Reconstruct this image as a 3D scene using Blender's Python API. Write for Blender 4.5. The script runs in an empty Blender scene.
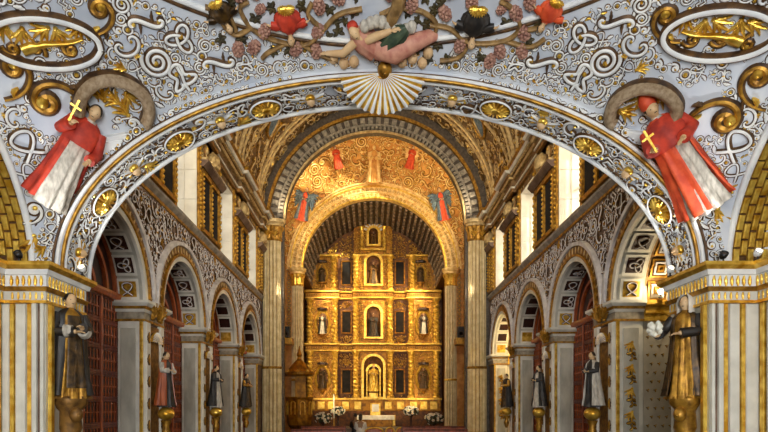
import bpy, bmesh, math, random
import numpy as np
from mathutils import Vector, Matrix

# ------------------------------------------------------------------ camera, world, light, exposure
scene = bpy.context.scene
COL = scene.collection
F, VX, VY, CAMX, EYE = 555.0, 372.0, 408.0, -0.12, 1.6
PI = math.pi
cam_d = bpy.data.cameras.new('camera')
cam_d.sensor_width = 36.0
cam_d.lens = F / 768.0 * 36.0
cam_d.shift_x = (384 - VX) / 768.0
cam_d.shift_y = (VY - 216) / 768.0
cam_d.clip_end = 300
cam = bpy.data.objects.new('camera', cam_d)
cam.location = (CAMX, 0, EYE)
cam.rotation_euler = (PI / 2, 0, 0)
COL.objects.link(cam)
scene.camera = cam

world = bpy.data.worlds.new('sky'); scene.world = world
world.use_nodes = True
bg = world.node_tree.nodes['Background']
bg.inputs['Color'].default_value = (0.92, 0.96, 1.0, 1)
bg.inputs['Strength'].default_value = 1.0

def light(name, kind, loc, energy, color, target=None, size=1.0, sizey=None, blend=.6, angle=1.2, spread=None):
    d = bpy.data.lights.new(name, kind); d.energy = energy; d.color = color
    if kind == 'AREA':
        d.shape = 'RECTANGLE'; d.size = size; d.size_y = sizey or size
        if spread: d.spread = spread
    elif kind == 'SUN': d.angle = 0.02
    else: d.shadow_soft_size = size
    if kind == 'SPOT': d.spot_size = angle; d.spot_blend = blend
    o = bpy.data.objects.new(name, d); o.location = loc; COL.objects.link(o)
    if target is not None:
        o.rotation_euler = (Vector(target) - Vector(loc)).to_track_quat('-Z', 'Y').to_euler()
    return o

COOL = (0.97, 0.98, 1.0); WARM = (1.0, 0.72, 0.36); SOFT = (1.0, 0.88, 0.70)
# sun that only catches the splayed window reveals
light('sun', 'SUN', (20, -40, 30), 6.0, (1.0, .88, .60), target=(20 - 5, -40 + 9, 30 - 3.2))
# daylight through the great west door behind the camera, and the west window above the choir loft
light('west_door_daylight', 'AREA', (0, -5.6, 2.4), 1150, COOL, target=(0, 8, 4.6), size=4.4, sizey=4.6)
light('west_window_daylight', 'AREA', (0, -5.2, 11.6), 2600, (1, .95, .86), target=(0, 20, 8.6), size=5, sizey=5)
# daylight through the clerestory windows (one per window, outside the glass)
WIN = [(10.4, 12.2), (14.55, 16.35), (18.7, 20.5), (22.85, 24.65)]
for s in (-1, 1):
    for a, b in WIN:
        light('window_daylight', 'AREA', (s * 8.6, (a + b) / 2, 9.2), 170 if s < 0 else 420, COOL if s < 0 else (1, .93, .8), target=(0, (a + b) / 2, 7.0), size=2.4, sizey=3.0)
# church lamps: pairs on the cornices behind each arch, and in the chancel, plus added fill for the nave
for s in (-1, 1):
    light('cornice_lamp', 'SPOT', (s * 4.3, 27.6, 10.9), 800, WARM, target=(-s * 2.5, 31.8, 14.2), size=.25, angle=2.4)
    light('chancel_lamp', 'SPOT', (s * 3.4, 33.2, 9.4), 950, (1, .76, .42), target=(-s * .6, 36.8, 6.4), size=.25, angle=2.0)
    light('chancel_floor_lamp', 'SPOT', (s * 3.5, 32.6, 2.6), 330, (1, .76, .42), target=(-s * 1.2, 36.8, 4.6), size=.2, angle=2.2)
    light('choir_cornice_lamp', 'SPOT', (s * 4.5, 8.6, 3.95), 40, COOL, target=(-s * .5, 8.7, 6.6), size=.08, angle=2.6)
    light('choir_vault_lamp', 'SPOT', (s * 4.9, 7.6, 3.95), 60, COOL, target=(-s * .5, 6.9, 7.2), size=.08, angle=2.6)
    for y in (12.9, 17.1, 21.3, 25.4):  # unseen fill lights added to brighten nave walls and vault, no fixtures here
        light('nave_fill_light', 'SPOT', (s * 4.55, y, 6.95), 90, SOFT, target=(-s * 5.0, y + 1.0, 9.3), size=.15, angle=2.6)
        light('nave_vault_fill', 'SPOT', (s * 4.5, y, 10.75), 80, SOFT, target=(-s * 1.5, y + 1.5, 15.5), size=.2, angle=2.6)

vs = scene.view_settings
vs.view_transform = 'Standard'; vs.look = 'None'; vs.gamma = 1; vs.use_curve_mapping = False
vs.exposure = 0.12
try:
    scene.cycles.use_denoising = True
    scene.cycles.max_bounces = 6; scene.cycles.diffuse_bounces = 4; scene.cycles.glossy_bounces = 3
    scene.cycles.sample_clamp_indirect = 4.0
except Exception: pass

# ------------------------------------------------------------------ helpers
def pix(p):
    return (VX + F * (p[0] - CAMX) / p[1], VY - F * (p[2] - EYE) / p[1]) if p[1] > .1 else (-9999, -9999)
def at(px, py, Y):
    return Vector(((px - VX) * Y / F + CAMX, Y, EYE + (VY - py) * Y / F))
def seen(p, m=90):
    a, b = pix(p); return -m < a < 768 + m and -m < b < 432 + m

def lin(c):
    return tuple(((v / 255.0) / 12.92 if v / 255.0 <= .04045 else ((v / 255.0 + .055) / 1.055) ** 2.4) for v in c) + (1.0,)
MATS = {}
def mat(name, c1, c2=None, rough=.6, metal=0.0, scale=6.0, bump=0.0, bscale=None, stretch=None, mix=(.35, .65), emit=None, estr=0):
    m = bpy.data.materials.new(name); m.use_nodes = True
    nt = m.node_tree; b = nt.nodes['Principled BSDF']
    b.inputs['Roughness'].default_value = rough; b.inputs['Metallic'].default_value = metal
    tc = nt.nodes.new('ShaderNodeTexCoord')
    mp = nt.nodes.new('ShaderNodeMapping')
    geo = nt.nodes.new('ShaderNodeNewGeometry')
    nt.links.new(geo.outputs['Position'], mp.inputs['Vector'])
    if stretch: mp.inputs['Scale'].default_value = stretch
    if c2 is not None:
        n = nt.nodes.new('ShaderNodeTexNoise'); n.inputs['Scale'].default_value = scale; n.inputs['Detail'].default_value = 5
        nt.links.new(mp.outputs[0], n.inputs['Vector'])
        r = nt.nodes.new('ShaderNodeValToRGB')
        r.color_ramp.elements[0].position = mix[0]; r.color_ramp.elements[1].position = mix[1]
        r.color_ramp.elements[0].color = lin(c1); r.color_ramp.elements[1].color = lin(c2)
        nt.links.new(n.outputs['Fac'], r.inputs[0]); nt.links.new(r.outputs[0], b.inputs['Base Color'])
    else: b.inputs['Base Color'].default_value = lin(c1)
    if bump:
        n2 = nt.nodes.new('ShaderNodeTexNoise'); n2.inputs['Scale'].default_value = bscale or scale * 4; n2.inputs['Detail'].default_value = 4
        nt.links.new(mp.outputs[0], n2.inputs['Vector'])
        bp = nt.nodes.new('ShaderNodeBump'); bp.inputs['Strength'].default_value = bump; bp.inputs['Distance'].default_value = .03
        nt.links.new(n2.outputs['Fac'], bp.inputs['Height']); nt.links.new(bp.outputs[0], b.inputs['Normal'])
    if emit:
        b.inputs['Emission Color'].default_value = lin(emit); b.inputs['Emission Strength'].default_value = estr
    MATS[name] = m
    return m

mat('stucco_ground', (188, 196, 208), (216, 220, 224), .75, scale=1.6, bump=.15)
mat('stucco_white', (214, 216, 216), (240, 239, 232), .6, scale=4)
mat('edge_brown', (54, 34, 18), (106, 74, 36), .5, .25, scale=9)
mat('gold', (196, 142, 34), (246, 208, 96), .32, .75, scale=7, bump=.1)
mat('old_gold', (128, 88, 26), (196, 146, 52), .4, .6, scale=9, bump=.15)
mat('brown_gold', (96, 66, 30), (150, 108, 48), .5, .4, scale=9)
mat('leaf_dark', (44, 40, 24), (84, 72, 36), .5, .2, scale=12)
mat('grape', (142, 98, 84), (186, 142, 120), .6, scale=14)
mat('branch', (112, 84, 46), (168, 132, 78), .5, .2, scale=10)
mat('red_cloth', (152, 38, 22), (206, 62, 34), .65, scale=7)
mat('orange_cloth', (196, 62, 26), (226, 92, 44), .6, scale=7)
mat('pink_cloth', (178, 110, 92), (206, 150, 124), .6, scale=9)
mat('alb', (158, 150, 136), (208, 200, 184), .7, scale=12, stretch=(1.5, 1.5, .5))  # darker upright streaks paint the shade of folds into the cloth colour
mat('skin', (206, 168, 120), (222, 188, 142), .55, scale=6)
mat('skin_dark', (150, 112, 78), (170, 130, 92), .55, scale=6)
mat('hair', (38, 28, 20), (62, 46, 30), .6, scale=20)
mat('eye', (30, 22, 18), rough=.3)
mat('black_cloth', (20, 17, 15), (48, 42, 36), .5, scale=8)
mat('blue_cloth', (72, 92, 110), (112, 132, 142), .6, scale=8)
mat('green_cloth', (46, 62, 46), (74, 88, 62), .6, scale=8)
mat('halo_stone', (132, 108, 78), (168, 146, 116), .6, scale=18, bump=.3)
mat('gilt_cream', (196, 172, 120), (222, 202, 152), .5, .1, scale=4)
mat('marble', (160, 156, 142), (198, 194, 178), .35, scale=3.2, stretch=(1, 1, .4))
mat('marble_white', (202, 198, 184), (226, 222, 208), .4, scale=3)
mat('cream', (214, 204, 182), (232, 224, 204), .7, scale=2.2)
mat('wall_ground', (86, 62, 46), (130, 104, 84), .7, scale=3, bump=.2)
mat('wall_scroll', (190, 184, 182), (226, 222, 218), .55, scale=5)
mat('ledge', (120, 112, 104), (160, 152, 140), .6, scale=5)
mat('wood_red', (74, 26, 12), (128, 54, 26), .4, scale=5, stretch=(3, 3, .5))
mat('wood_dark', (30, 10, 6), (56, 22, 12), .45, scale=6)
mat('wood_light', (138, 66, 32), (178, 92, 46), .4, scale=5, stretch=(3, 3, .5))
mat('vault_ground', (92, 68, 38), (142, 108, 62), .55, .2, scale=4, bump=.2)
mat('vault_scroll', (168, 138, 88), (212, 186, 130), .45, .35, scale=6)
mat('arch_dark', (62, 52, 42), (98, 86, 70), .5, .1, scale=8)
mat('arch_light', (128, 118, 100), (168, 156, 134), .5, .1, scale=8)
mat('dome_ground', (176, 112, 40), (220, 164, 80), .55, .1, scale=3, bump=.25)
mat('dome_scroll', (216, 170, 86), (250, 222, 150), .45, .15, scale=5)
mat('coffer_dark', (44, 36, 32), (74, 60, 50), .6, scale=8)
mat('coffer_light', (104, 88, 72), (140, 120, 98), .5, .1, scale=9)
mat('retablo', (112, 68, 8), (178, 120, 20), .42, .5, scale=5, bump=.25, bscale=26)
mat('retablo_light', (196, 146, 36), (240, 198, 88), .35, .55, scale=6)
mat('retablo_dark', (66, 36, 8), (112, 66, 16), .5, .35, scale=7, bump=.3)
mat('painting', (10, 8, 9), (46, 36, 28), .9, scale=3.4, mix=(.42, .8))
mat('statue_dark', (38, 26, 12), (92, 66, 28), .4, .35, scale=12)
mat('white_cloth', (214, 206, 190), (236, 230, 216), .7, scale=6)
mat('flower_white', (222, 220, 200), (246, 242, 226), .7, scale=12)
mat('flower_leaf', (22, 36, 22), (48, 66, 36), .6, scale=12)
mat('plastic_black', (14, 14, 15), rough=.4)
mat('wallpaper', (176, 168, 148), (200, 192, 172), .6, scale=3)
mat('floor_stone', (96, 84, 72), (136, 122, 104), .35, scale=2.5)
mat('grout', (50, 44, 38), rough=.8)
mat('frosted_glass', (214, 216, 214), rough=.2)
mat('lamp_glow', (255, 240, 210), rough=.4, emit=(255, 226, 170), estr=14)
def M(*n): return [MATS[x] for x in n]
# glass that lets the daylight through
_g = MATS['frosted_glass'].node_tree
_t = _g.nodes.new('ShaderNodeBsdfTransparent'); _mx = _g.nodes.new('ShaderNodeMixShader'); _mx.inputs[0].default_value = .25
_g.links.new(_t.outputs[0], _mx.inputs[1]); _g.links.new(_g.nodes['Principled BSDF'].outputs[0], _mx.inputs[2])
_g.links.new(_mx.outputs[0], _g.nodes['Material Output'].inputs['Surface'])

def props(o, label=None, cat=None, group=None, kind=None):
    if label: o['label'] = label
    if cat: o['category'] = cat
    if group: o['group'] = group
    if kind: o['kind'] = kind
    return o
def link(name, mesh, parent=None, mw=None):
    o = bpy.data.objects.new(name, mesh); COL.objects.link(o)
    if parent is not None: o.parent = parent
    if mw is not None: o.matrix_local = mw
    return o
def thing(name, label, cat, mw=None, group=None, kind=None):
    o = bpy.data.objects.new(name, None); COL.objects.link(o); o.empty_display_size = .1
    if mw is not None: o.matrix_world = mw
    return props(o, label, cat, group, kind)
def frame(pos, n, up, scale=1.0, rot=0.0, flip=False):
    n = Vector(n).normalized(); up = Vector(up)
    x = up.cross(n)
    if x.length < 1e-5: x = Vector((1, 0, 0)).cross(n)
    x.normalize(); y = n.cross(x)
    c, s = math.cos(rot), math.sin(rot)
    X = x * c + y * s; Y = -x * s + y * c
    sx = -scale if flip else scale
    m = Matrix(((X.x * sx, Y.x * scale, n.x * scale, pos[0]), (X.y * sx, Y.y * scale, n.y * scale, pos[1]), (X.z * sx, Y.z * scale, n.z * scale, pos[2]), (0, 0, 0, 1)))
    return m

class MB:
    def __init__(s): s.v = []; s.f = []; s.m = []
    def add(s, vs, fs, mi=0):
        o = len(s.v); s.v += [tuple(p) for p in vs]
        for i, f in enumerate(fs):
            s.f.append([a + o for a in f]); s.m.append(mi[i] if isinstance(mi, (list, tuple)) else mi)
        return s
    def box(s, lo, hi, mi=0):
        (a, b, c), (d, e, f) = lo, hi
        return s.add([(a, b, c), (d, b, c), (d, e, c), (a, e, c), (a, b, f), (d, b, f), (d, e, f), (a, e, f)],
                     [(0, 3, 2, 1), (4, 5, 6, 7), (0, 1, 5, 4), (1, 2, 6, 5), (2, 3, 7, 6), (3, 0, 4, 7)], mi)
    def cbox(s, c, sz, mi=0):
        return s.box([c[i] - sz[i] / 2 for i in range(3)], [c[i] + sz[i] / 2 for i in range(3)], mi)
    def bevbox(s, lo, hi, b, axis, mi=0):
        """box with the face towards -axis/+axis chamfered: axis = (index, sign)"""
        k, sg = axis; lo = list(lo); hi = list(hi)
        o = [i for i in range(3) if i != k]
        base = lo[k] if sg > 0 else hi[k]; top = hi[k] if sg > 0 else lo[k]; mid = top - sg * b
        def ring(v, ins):
            r = []
            for (u, w) in ((0, 0), (1, 0), (1, 1), (0, 1)):
                p = [0, 0, 0]; p[k] = v
                p[o[0]] = (hi[o[0]] - ins) if u else (lo[o[0]] + ins); p[o[1]] = (hi[o[1]] - ins) if w else (lo[o[1]] + ins)
                r.append(tuple(p))
            return r
        vs = ring(base, 0) + ring(mid, 0) + ring(top, b)
        fs = [(0, 1, 2, 3), (8, 9, 10, 11)]
        for j in (0, 4):
            for i in range(4): fs.append((j + i, j + (i + 1) % 4, j + 4 + (i + 1) % 4, j + 4 + i))
        return s.add(vs, fs, mi)
    def grid(s, pts, mi=0, closeu=False, closev=False):
        """pts[i][j]"""
        nu, nv = len(pts), len(pts[0]); vs = [p for r in pts for p in r]; fs = []
        for i in range(nu if closeu else nu - 1):
            for j in range(nv if closev else nv - 1):
                fs.append((i * nv + j, ((i + 1) % nu) * nv + j, ((i + 1) % nu) * nv + (j + 1) % nv, i * nv + (j + 1) % nv))
        mm = mi
        if callable(mi):
            mm = [mi(i, j) for i in range(nu if closeu else nu - 1) for j in range(nv if closev else nv - 1)]
        return s.add(vs, fs, mm)
    def lathe(s, prof, c=(0, 0, 0), n=20, mi=0, mod=None, cap=True, sx=1, sy=1):
        pts = []
        for (r, z) in prof:
            row = []
            for k in range(n):
                t = 2 * PI * k / n; rr = r * (mod(t, z) if mod else 1)
                row.append((c[0] + rr * math.cos(t) * sx, c[1] + rr * math.sin(t) * sy, c[2] + z))
            pts.append(row)
        s.grid(pts, mi if not isinstance(mi, (list, tuple)) else (lambda i, j: mi[i]), closev=True)
        if cap:
            m0 = mi[0] if isinstance(mi, (list, tuple)) else mi; m1 = mi[-1] if isinstance(mi, (list, tuple)) else mi
            s.add(pts[0], [list(range(n))[::-1]], m0); s.add(pts[-1], [list(range(n))], m1)
        return s
    def tube(s, path, rad, n=8, mi=0, cap=True, flat=1.0):
        P = [Vector(p) for p in path]; R = rad if isinstance(rad, (list, tuple)) else [rad] * len(P)
        rows = []; up = None
        for i, p in enumerate(P):
            d = (P[min(i + 1, len(P) - 1)] - P[max(i - 1, 0)])
            if d.length < 1e-9: d = Vector((0, 0, 1))
            d.normalize()
            if up is None:
                up = Vector((0, 0, 1)) if abs(d.z) < .9 else Vector((0, 1, 0))
            x = d.cross(up)
            if x.length < 1e-6: x = d.cross(Vector((1, .3, 0)))
            x.normalize(); up = x.cross(d)
            rows.append([tuple(p + (x * math.cos(2 * PI * k / n) + up * math.sin(2 * PI * k / n) * flat) * R[i]) for k in range(n)])
        s.grid(rows, mi, closev=True)
        if cap: s.add(rows[0], [list(range(n))[::-1]], mi); s.add(rows[-1], [list(range(n))], mi)
        return s
    def ell(s, c, r, n=10, m=6, mi=0, rot=None):
        rows = []
        for i in range(1, m):
            ph = PI * i / m - PI / 2
            rows.append([(math.cos(ph) * math.cos(2 * PI * k / n) * r[0], math.cos(ph) * math.sin(2 * PI * k / n) * r[1], math.sin(ph) * r[2]) for k in range(n)])
        vs = [(0, 0, -r[2])] + [p for q in rows for p in q] + [(0, 0, r[2])]
        if rot is not None: vs = [tuple(rot @ Vector(p)) for p in vs]
        vs = [(p[0] + c[0], p[1] + c[1], p[2] + c[2]) for p in vs]
        fs = [(0, 1 + (k + 1) % n, 1 + k) for k in range(n)]
        for i in range(m - 2):
            for k in range(n): fs.append((1 + i * n + k, 1 + i * n + (k + 1) % n, 1 + (i + 1) * n + (k + 1) % n, 1 + (i + 1) * n + k))
        e = len(vs) - 1; b = 1 + (m - 2) * n
        fs += [(b + k, b + (k + 1) % n, e) for k in range(n)]
        return s.add(vs, fs, mi)
    def sweep(s, path, prof, sg=1, mi=0, z0=0):
        """profile (out, z) along a plan polyline with mitred corners; sg picks the side"""
        P = [Vector((a, b)) for a, b in path]; rows = []
        for i, p in enumerate(P):
            n = []
            if i > 0: d = (P[i] - P[i - 1]).normalized(); n.append(Vector((d.y, -d.x)) * sg)
            if i < len(P) - 1: d = (P[i + 1] - P[i]).normalized(); n.append(Vector((d.y, -d.x)) * sg)
            if len(n) == 2: q = (n[0] + n[1]) / (1 + n[0].dot(n[1]))
            else: q = n[0]
            rows.append([(p.x + q.x * o, p.y + q.y * o, z + z0) for o, z in prof])
        s.grid(rows, mi if not isinstance(mi, (list, tuple)) else (lambda i, j: mi[j]))
        for r in (rows[0], rows[-1]): s.add(r, [list(range(len(r)))], mi[0] if isinstance(mi, (list, tuple)) else mi)
        return s
    def arch(s, c, e1, ax, prof, n=32, mi=0, a0=0, a1=PI, eb=1.0):
        """profile (radius, offset along ax) swept round an arc; eb scales the height"""
        c, e1, ax = Vector(c), Vector(e1), Vector(ax); rows = []
        for i in range(n + 1):
            t = a0 + (a1 - a0) * i / n
            rows.append([tuple(c + e1 * (r * math.cos(t)) + Vector((0, 0, r * math.sin(t) * eb)) + ax * o) for r, o in prof])
        return s.grid(rows, mi if not isinstance(mi, (list, tuple)) else (lambda i, j: mi[j]))
    def ribbon(s, pts, w, h, mats=(0, 1), taper=True, closed=False, z0=0.0, lift=None):
        """flat strap in the local XY plane, raised along Z; mats = (edge, face)"""
        P = [Vector((p[0], p[1])) for p in pts]; n = len(P); rows = []
        for i, p in enumerate(P):
            a = P[(i - 1) % n] if (closed or i > 0) else P[i]; b = P[(i + 1) % n] if (closed or i < n - 1) else P[i]
            d = (b - a); d = d.normalized() if d.length > 1e-9 else Vector((1, 0)); q = Vector((-d.y, d.x))
            ww = w[i] if isinstance(w, (list, tuple)) else w
            zz = z0 + (lift[i] if lift else 0)
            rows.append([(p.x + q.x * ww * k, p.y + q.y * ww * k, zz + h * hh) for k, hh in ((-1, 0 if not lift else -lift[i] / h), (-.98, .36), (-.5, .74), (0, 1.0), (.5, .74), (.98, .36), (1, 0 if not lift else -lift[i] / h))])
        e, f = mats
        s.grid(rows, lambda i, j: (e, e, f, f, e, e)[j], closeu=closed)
        if not closed:
            s.add(rows[0], [list(range(7))], e); s.add(rows[-1], [list(range(7))[::-1]], e)
        return s
    def leaf(s, p0, p1, w, h, curve=0.0, mi=0, n=7):
        """lobed leaf between two points in the XY plane, domed"""
        p0, p1 = Vector(p0), Vector(p1); d = p1 - p0; q = Vector((-d.y, d.x)).normalized() if d.length else Vector((0, 1)); rows = []
        for i in range(n + 1):
            t = i / n; c = p0 + d * t + q * curve * math.sin(PI * t)
            ww = w * (math.sin(PI * min(1, t * .9 + .08)) ** .8) * (1 - .22 * (i % 2)) + .002
            rows.append([(c.x - q.x * ww, c.y - q.y * ww, 0), (c.x - q.x * ww * .6, c.y - q.y * ww * .6, h * .7), (c.x, c.y, h * (.75 + .25 * math.sin(PI * t))), (c.x + q.x * ww * .6, c.y + q.y * ww * .6, h * .7), (c.x + q.x * ww, c.y + q.y * ww, 0)])
        return s.grid(rows, mi)
    def mesh(s, name, mats, smooth=False):
        me = bpy.data.meshes.new(name); me.from_pydata(s.v, [], s.f)
        for m in mats: me.materials.append(m)
        me.polygons.foreach_set('material_index', s.m)
        if smooth: me.polygons.foreach_set('use_smooth', [True] * len(s.f))
        me.update(); return me
    def build(s, name, mats, parent=None, smooth=False, mw=None):
        return link(name, s.mesh(name, mats, smooth), parent, mw)

def remeshed(mb, name, mats, voxel, smooth_it=6):
    """one continuous closed surface round overlapping solids"""
    o = mb.build(name + '_tmp', mats); 
    r = o.modifiers.new('r', 'REMESH'); r.mode = 'VOXEL'; r.voxel_size = voxel; r.use_smooth_shade = True
    k = o.modifiers.new('s', 'SMOOTH'); k.iterations = smooth_it; k.factor = .5
    dg = bpy.context.evaluated_depsgraph_get()
    me = bpy.data.meshes.new_from_object(o.evaluated_get(dg)); me.name = name
    old = o.data; bpy.data.objects.remove(o); bpy.data.meshes.remove(old)
    me.materials.clear()
    for m in mats: me.materials.append(m)
    return me

# ------------------------------------------------------------------ ornament motifs (unit radius, lying in XY, rising along Z)
def euler_curve(kfun, n=46):
    x = y = a = 0.0; P = []
    for i in range(n + 1):
        t = -1 + 2 * i / n; P.append((x, y)); a += kfun(t) * 2 / n; x += math.cos(a) * 2 / n; y += math.sin(a) * 2 / n
    return P
def fit(P, r=.9):
    xs = [p[0] for p in P]; ys = [p[1] for p in P]
    cx, cy = (min(xs) + max(xs)) / 2, (min(ys) + max(ys)) / 2
    k = r / max(math.hypot(p[0] - cx, p[1] - cy) for p in P)
    return [((p[0] - cx) * k, (p[1] - cy) * k) for p in P]
def motif_set(prefix, edge, face, gold, W=.235, H=.26):
    """a family of scrolls in one colouring; material slots: edge, face, gold"""
    mats = M(edge, face, gold); out = {}
    def fin(k, mb): out[k] = mb.mesh(prefix + '_' + k, mats, False)
    def tp(n, w, e=.45): return [w * (e + (1 - e) * math.sin(PI * min(1, max(0, i / n))) ** .5) for i in range(n + 1)]
    P = fit(euler_curve(lambda t: 2.2 + 13 * abs(t) ** 3)); m = MB().ribbon(P, tp(46, W), H)
    m.ell((P[0][0], P[0][1], H * .6), (.13, .13, .12), 8, 5, 2); m.ell((P[-1][0], P[-1][1], H * .6), (.13, .13, .12), 8, 5, 2)
    for a in (-.5, 0, .5): m.leaf((P[23][0], P[23][1]), (P[23][0] + .5 * math.sin(a), P[23][1] - .42 * math.cos(a) * (1 if P[23][1] < 0 else -1)), .1, H * .9, 0, 2)
    fin('c_scroll', m)
    P = fit(euler_curve(lambda t: 16 * t ** 3 + 2.5 * t)); m = MB().ribbon(P, tp(46, W), H)
    m.ell((P[0][0], P[0][1], H * .6), (.12, .12, .11), 8, 5, 2); m.ell((P[-1][0], P[-1][1], H * .6), (.12, .12, .11), 8, 5, 2)
    m.leaf((P[16][0], P[16][1]), (P[16][0] * .2 + .4, P[16][1] * .2 - .62), .11, H * .8, .06, 0); m.leaf((P[30][0], P[30][1]), (P[30][0] * .2 - .4, P[30][1] * .2 + .62), .11, H * .8, .06, 0)
    fin('s_scroll', m)
    P = fit(euler_curve(lambda t: 1.3 + 11 * ((t + 1) / 2) ** 2.4), .95); m = MB().ribbon(P, [W * (.5 + .9 * i / 46) for i in range(47)], H)
    m.ell((P[-1][0], P[-1][1], H * .6), (.2, .2, .2), 10, 6, 2); m.leaf(P[4], (P[4][0] + .3, P[4][1] + .36), .12, H, .05, 2); m.leaf(P[12], (P[12][0] - .1, P[12][1] - .4), .1, H, .05, 0)
    fin('volute', m)
    n = 64; P = fit([(math.sin(2 * 2 * PI * i / n + .5), .8 * math.sin(3 * 2 * PI * i / n)) for i in range(n)], .92)
    fin('strap_knot', MB().ribbon(P, W * .62, H * .75, closed=True, lift=[.05 * (1 + math.sin(6 * 2 * PI * i / n)) for i in range(n)]))
    P = fit([(math.sin(2 * PI * i / n) + 1.6 * math.sin(4 * PI * i / n), math.cos(2 * PI * i / n) - 1.6 * math.cos(4 * PI * i / n)) for i in range(n)], .92)
    fin('trefoil_knot', MB().ribbon(P, W * .68, H * .75, closed=True, lift=[.05 * (1 + math.sin(3 * 2 * PI * i / n)) for i in range(n)]).ell((0, 0, H * .5), (.16, .16, .15), 8, 5, 2))
    P = [(-.62, -.55), (-.62, .25), (-.2, .25), (-.2, .62), (.2, .62), (.2, .25), (.62, .25), (.62, -.55), (.28, -.55), (.28, -.1), (-.28, -.1), (-.28, -.55)]
    Q = []
    for i, p in enumerate(P):
        q = P[(i + 1) % len(P)]; Q += [p, ((p[0] * 2 + q[0]) / 3, (p[1] * 2 + q[1]) / 3), ((p[0] + 2 * q[0]) / 3, (p[1] + 2 * q[1]) / 3)]
    fin('strap_fret', MB().ribbon(Q, W * .6, H * .7, closed=True).ell((0, .35, H * .5), (.12, .12, .13), 8, 5, 2))
    P = fit([((.16 + .84 * (1 - i / 60)) * math.cos(i * .235), (.16 + .84 * (1 - i / 60)) * math.sin(i * .235)) for i in range(61)], .86)
    m = MB().ribbon(P, [W * (1.0 - .25 * i / 60) for i in range(61)], H); m.ell((P[-1][0], P[-1][1], H * .5), (.17, .17, .18), 8, 5, 2); m.leaf(P[0], (P[0][0] * 1.12 + .12, P[0][1] + .42), .13, H, .05, 2); fin('spiral_disc', m)
    P = fit([(math.sin(t) * (1 + .5 * math.cos(3 * t)), math.cos(t) * (1 + .5 * math.cos(3 * t + 1))) for t in [2 * PI * i / 72 for i in range(72)]], .9)
    m = MB().ribbon(P, W * .8, H * .8, closed=True)
    for k in range(3): m.ell((.42 * math.cos(2.1 * k), .42 * math.sin(2.1 * k), H * .4), (.14, .14, .14), 8, 5, 2 if k else 1)
    m.ribbon([(-.7, -.35), (-.2, -.05), (.2, .05), (.7, .35)], W * .7, H * .9); fin('strap_bow', m)
    P1 = fit(euler_curve(lambda t: 2.2 + 13 * abs(t) ** 3, 30), .56); m = MB()
    m.ribbon([(p[0], p[1] + .46) for p in P1], tp(30, W * .8), H); m.ribbon([(p[0], -p[1] - .46) for p in P1], tp(30, W * .8), H); m.ell((0, 0, H * .5), (.15, .2, .17), 8, 5, 2)
    for q in (-1, 1): m.leaf((0, 0), (q * .8, 0), .2, H, 0, 1); m.leaf((0, 0), (q * .85, 0), .27, H * .6, 0, 0)
    fin('double_scroll', m)
    m = MB()
    for a in (-1.25, -.65, 0, .65, 1.25): m.leaf((0, -.7), (math.sin(a) * .95, -.7 + 1.5 * math.cos(a * .72)), .17, H * 1.1, .1 * (1 if a > 0 else -1), 2)
    m.ell((0, -.68, H * .5), (.2, .16, .18), 8, 5, 2); fin('acanthus_spray', m)
    m = MB()
    for k in range(3):
        a = 2 * PI * k / 3 + .3; m.leaf((0, 0), (.95 * math.cos(a), .95 * math.sin(a)), .3, H * 1.3, .12, 1 if k else 2)
        m.leaf((0, 0), (.98 * math.cos(a), .98 * math.sin(a)), .38, H * .8, .12, 0)
    fin('leaf_trefoil', m)
    m = MB().ribbon([(.66 * math.cos(2 * PI * i / 16), .66 * math.sin(2 * PI * i / 16)) for i in range(16)], .26, .3, closed=True).ell((0, 0, .2), (.36, .36, .3), 8, 5, 2)
    fin('ring_boss', m)
    m = MB().leaf((-.9, 0), (.9, 0), .5, .3, .15, 1).leaf((-1, 0), (1, 0), .66, .2, .15, 0); fin('single_leaf', m)
    P = fit(euler_curve(lambda t: 1 + 7 * (t + 1) / 2, 16)); m = MB().ribbon(P, W * 1.9, H * 1.5); m.ell((P[-1][0], P[-1][1], H), (.26, .26, .24), 8, 5, 2); fin('small_curl', m)
    return out
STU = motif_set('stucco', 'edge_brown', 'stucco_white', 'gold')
WAL = motif_set('wall', 'edge_brown', 'wall_scroll', 'old_gold', .2, .24)
VAU = motif_set('vault', 'brown_gold', 'vault_scroll', 'gold')
DOM = motif_set('dome', 'old_gold', 'dome_scroll', 'gold', .22, .3)
RET = motif_set('retable', 'retablo_dark', 'retablo_light', 'gold', .14, .2)
LARGE = ['c_scroll', 's_scroll', 'volute', 'strap_knot', 'spiral_disc', 'double_scroll', 'trefoil_knot', 'strap_bow', 'strap_fret', 'double_scroll', 'spiral_disc', 'strap_bow', 'acanthus_spray']
SMALL = ['ring_boss', 'small_curl', 'single_leaf', 'leaf_trefoil', 'small_curl']
LENG = {k: max(math.hypot(v.co.x, v.co.y) for v in STU[k].vertices) for k in STU}

def pack(sample, ok, radii, rng, taken=None):
    """dart-throwing: radii = [(r, tries), ...] from large to small; returns [(pos, n, up, r)]"""
    placed = []; cell = max(r for r, _ in radii) * 2.05; H = {}; fac = [.66]
    def key(p): return (int(p[0] // cell), int(p[1] // cell), int(p[2] // cell))
    def free(p, r):
        k = key(p)
        for i in (-1, 0, 1):
            for j in (-1, 0, 1):
                for l in (-1, 0, 1):
                    for q, s in H.get((k[0] + i, k[1] + j, k[2] + l), ()):
                        if (p[0] - q[0]) ** 2 + (p[1] - q[1]) ** 2 + (p[2] - q[2]) ** 2 < (r + s) ** 2 * fac[0]: return False
        return True
    for q, s in (taken or ()):
        H.setdefault(key(q), []).append((q, s))
    for r, tries in radii:
        fac[0] = .66 if r > .12 else (.5 if r > .07 else .42)
        for _ in range(tries):
            p, n, up = sample(rng)
            if not ok(p, r) or not free(p, r): continue
            H.setdefault(key(p), []).append((p, r)); placed.append((Vector(p), Vector(n), Vector(up), r))
    return placed
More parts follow.
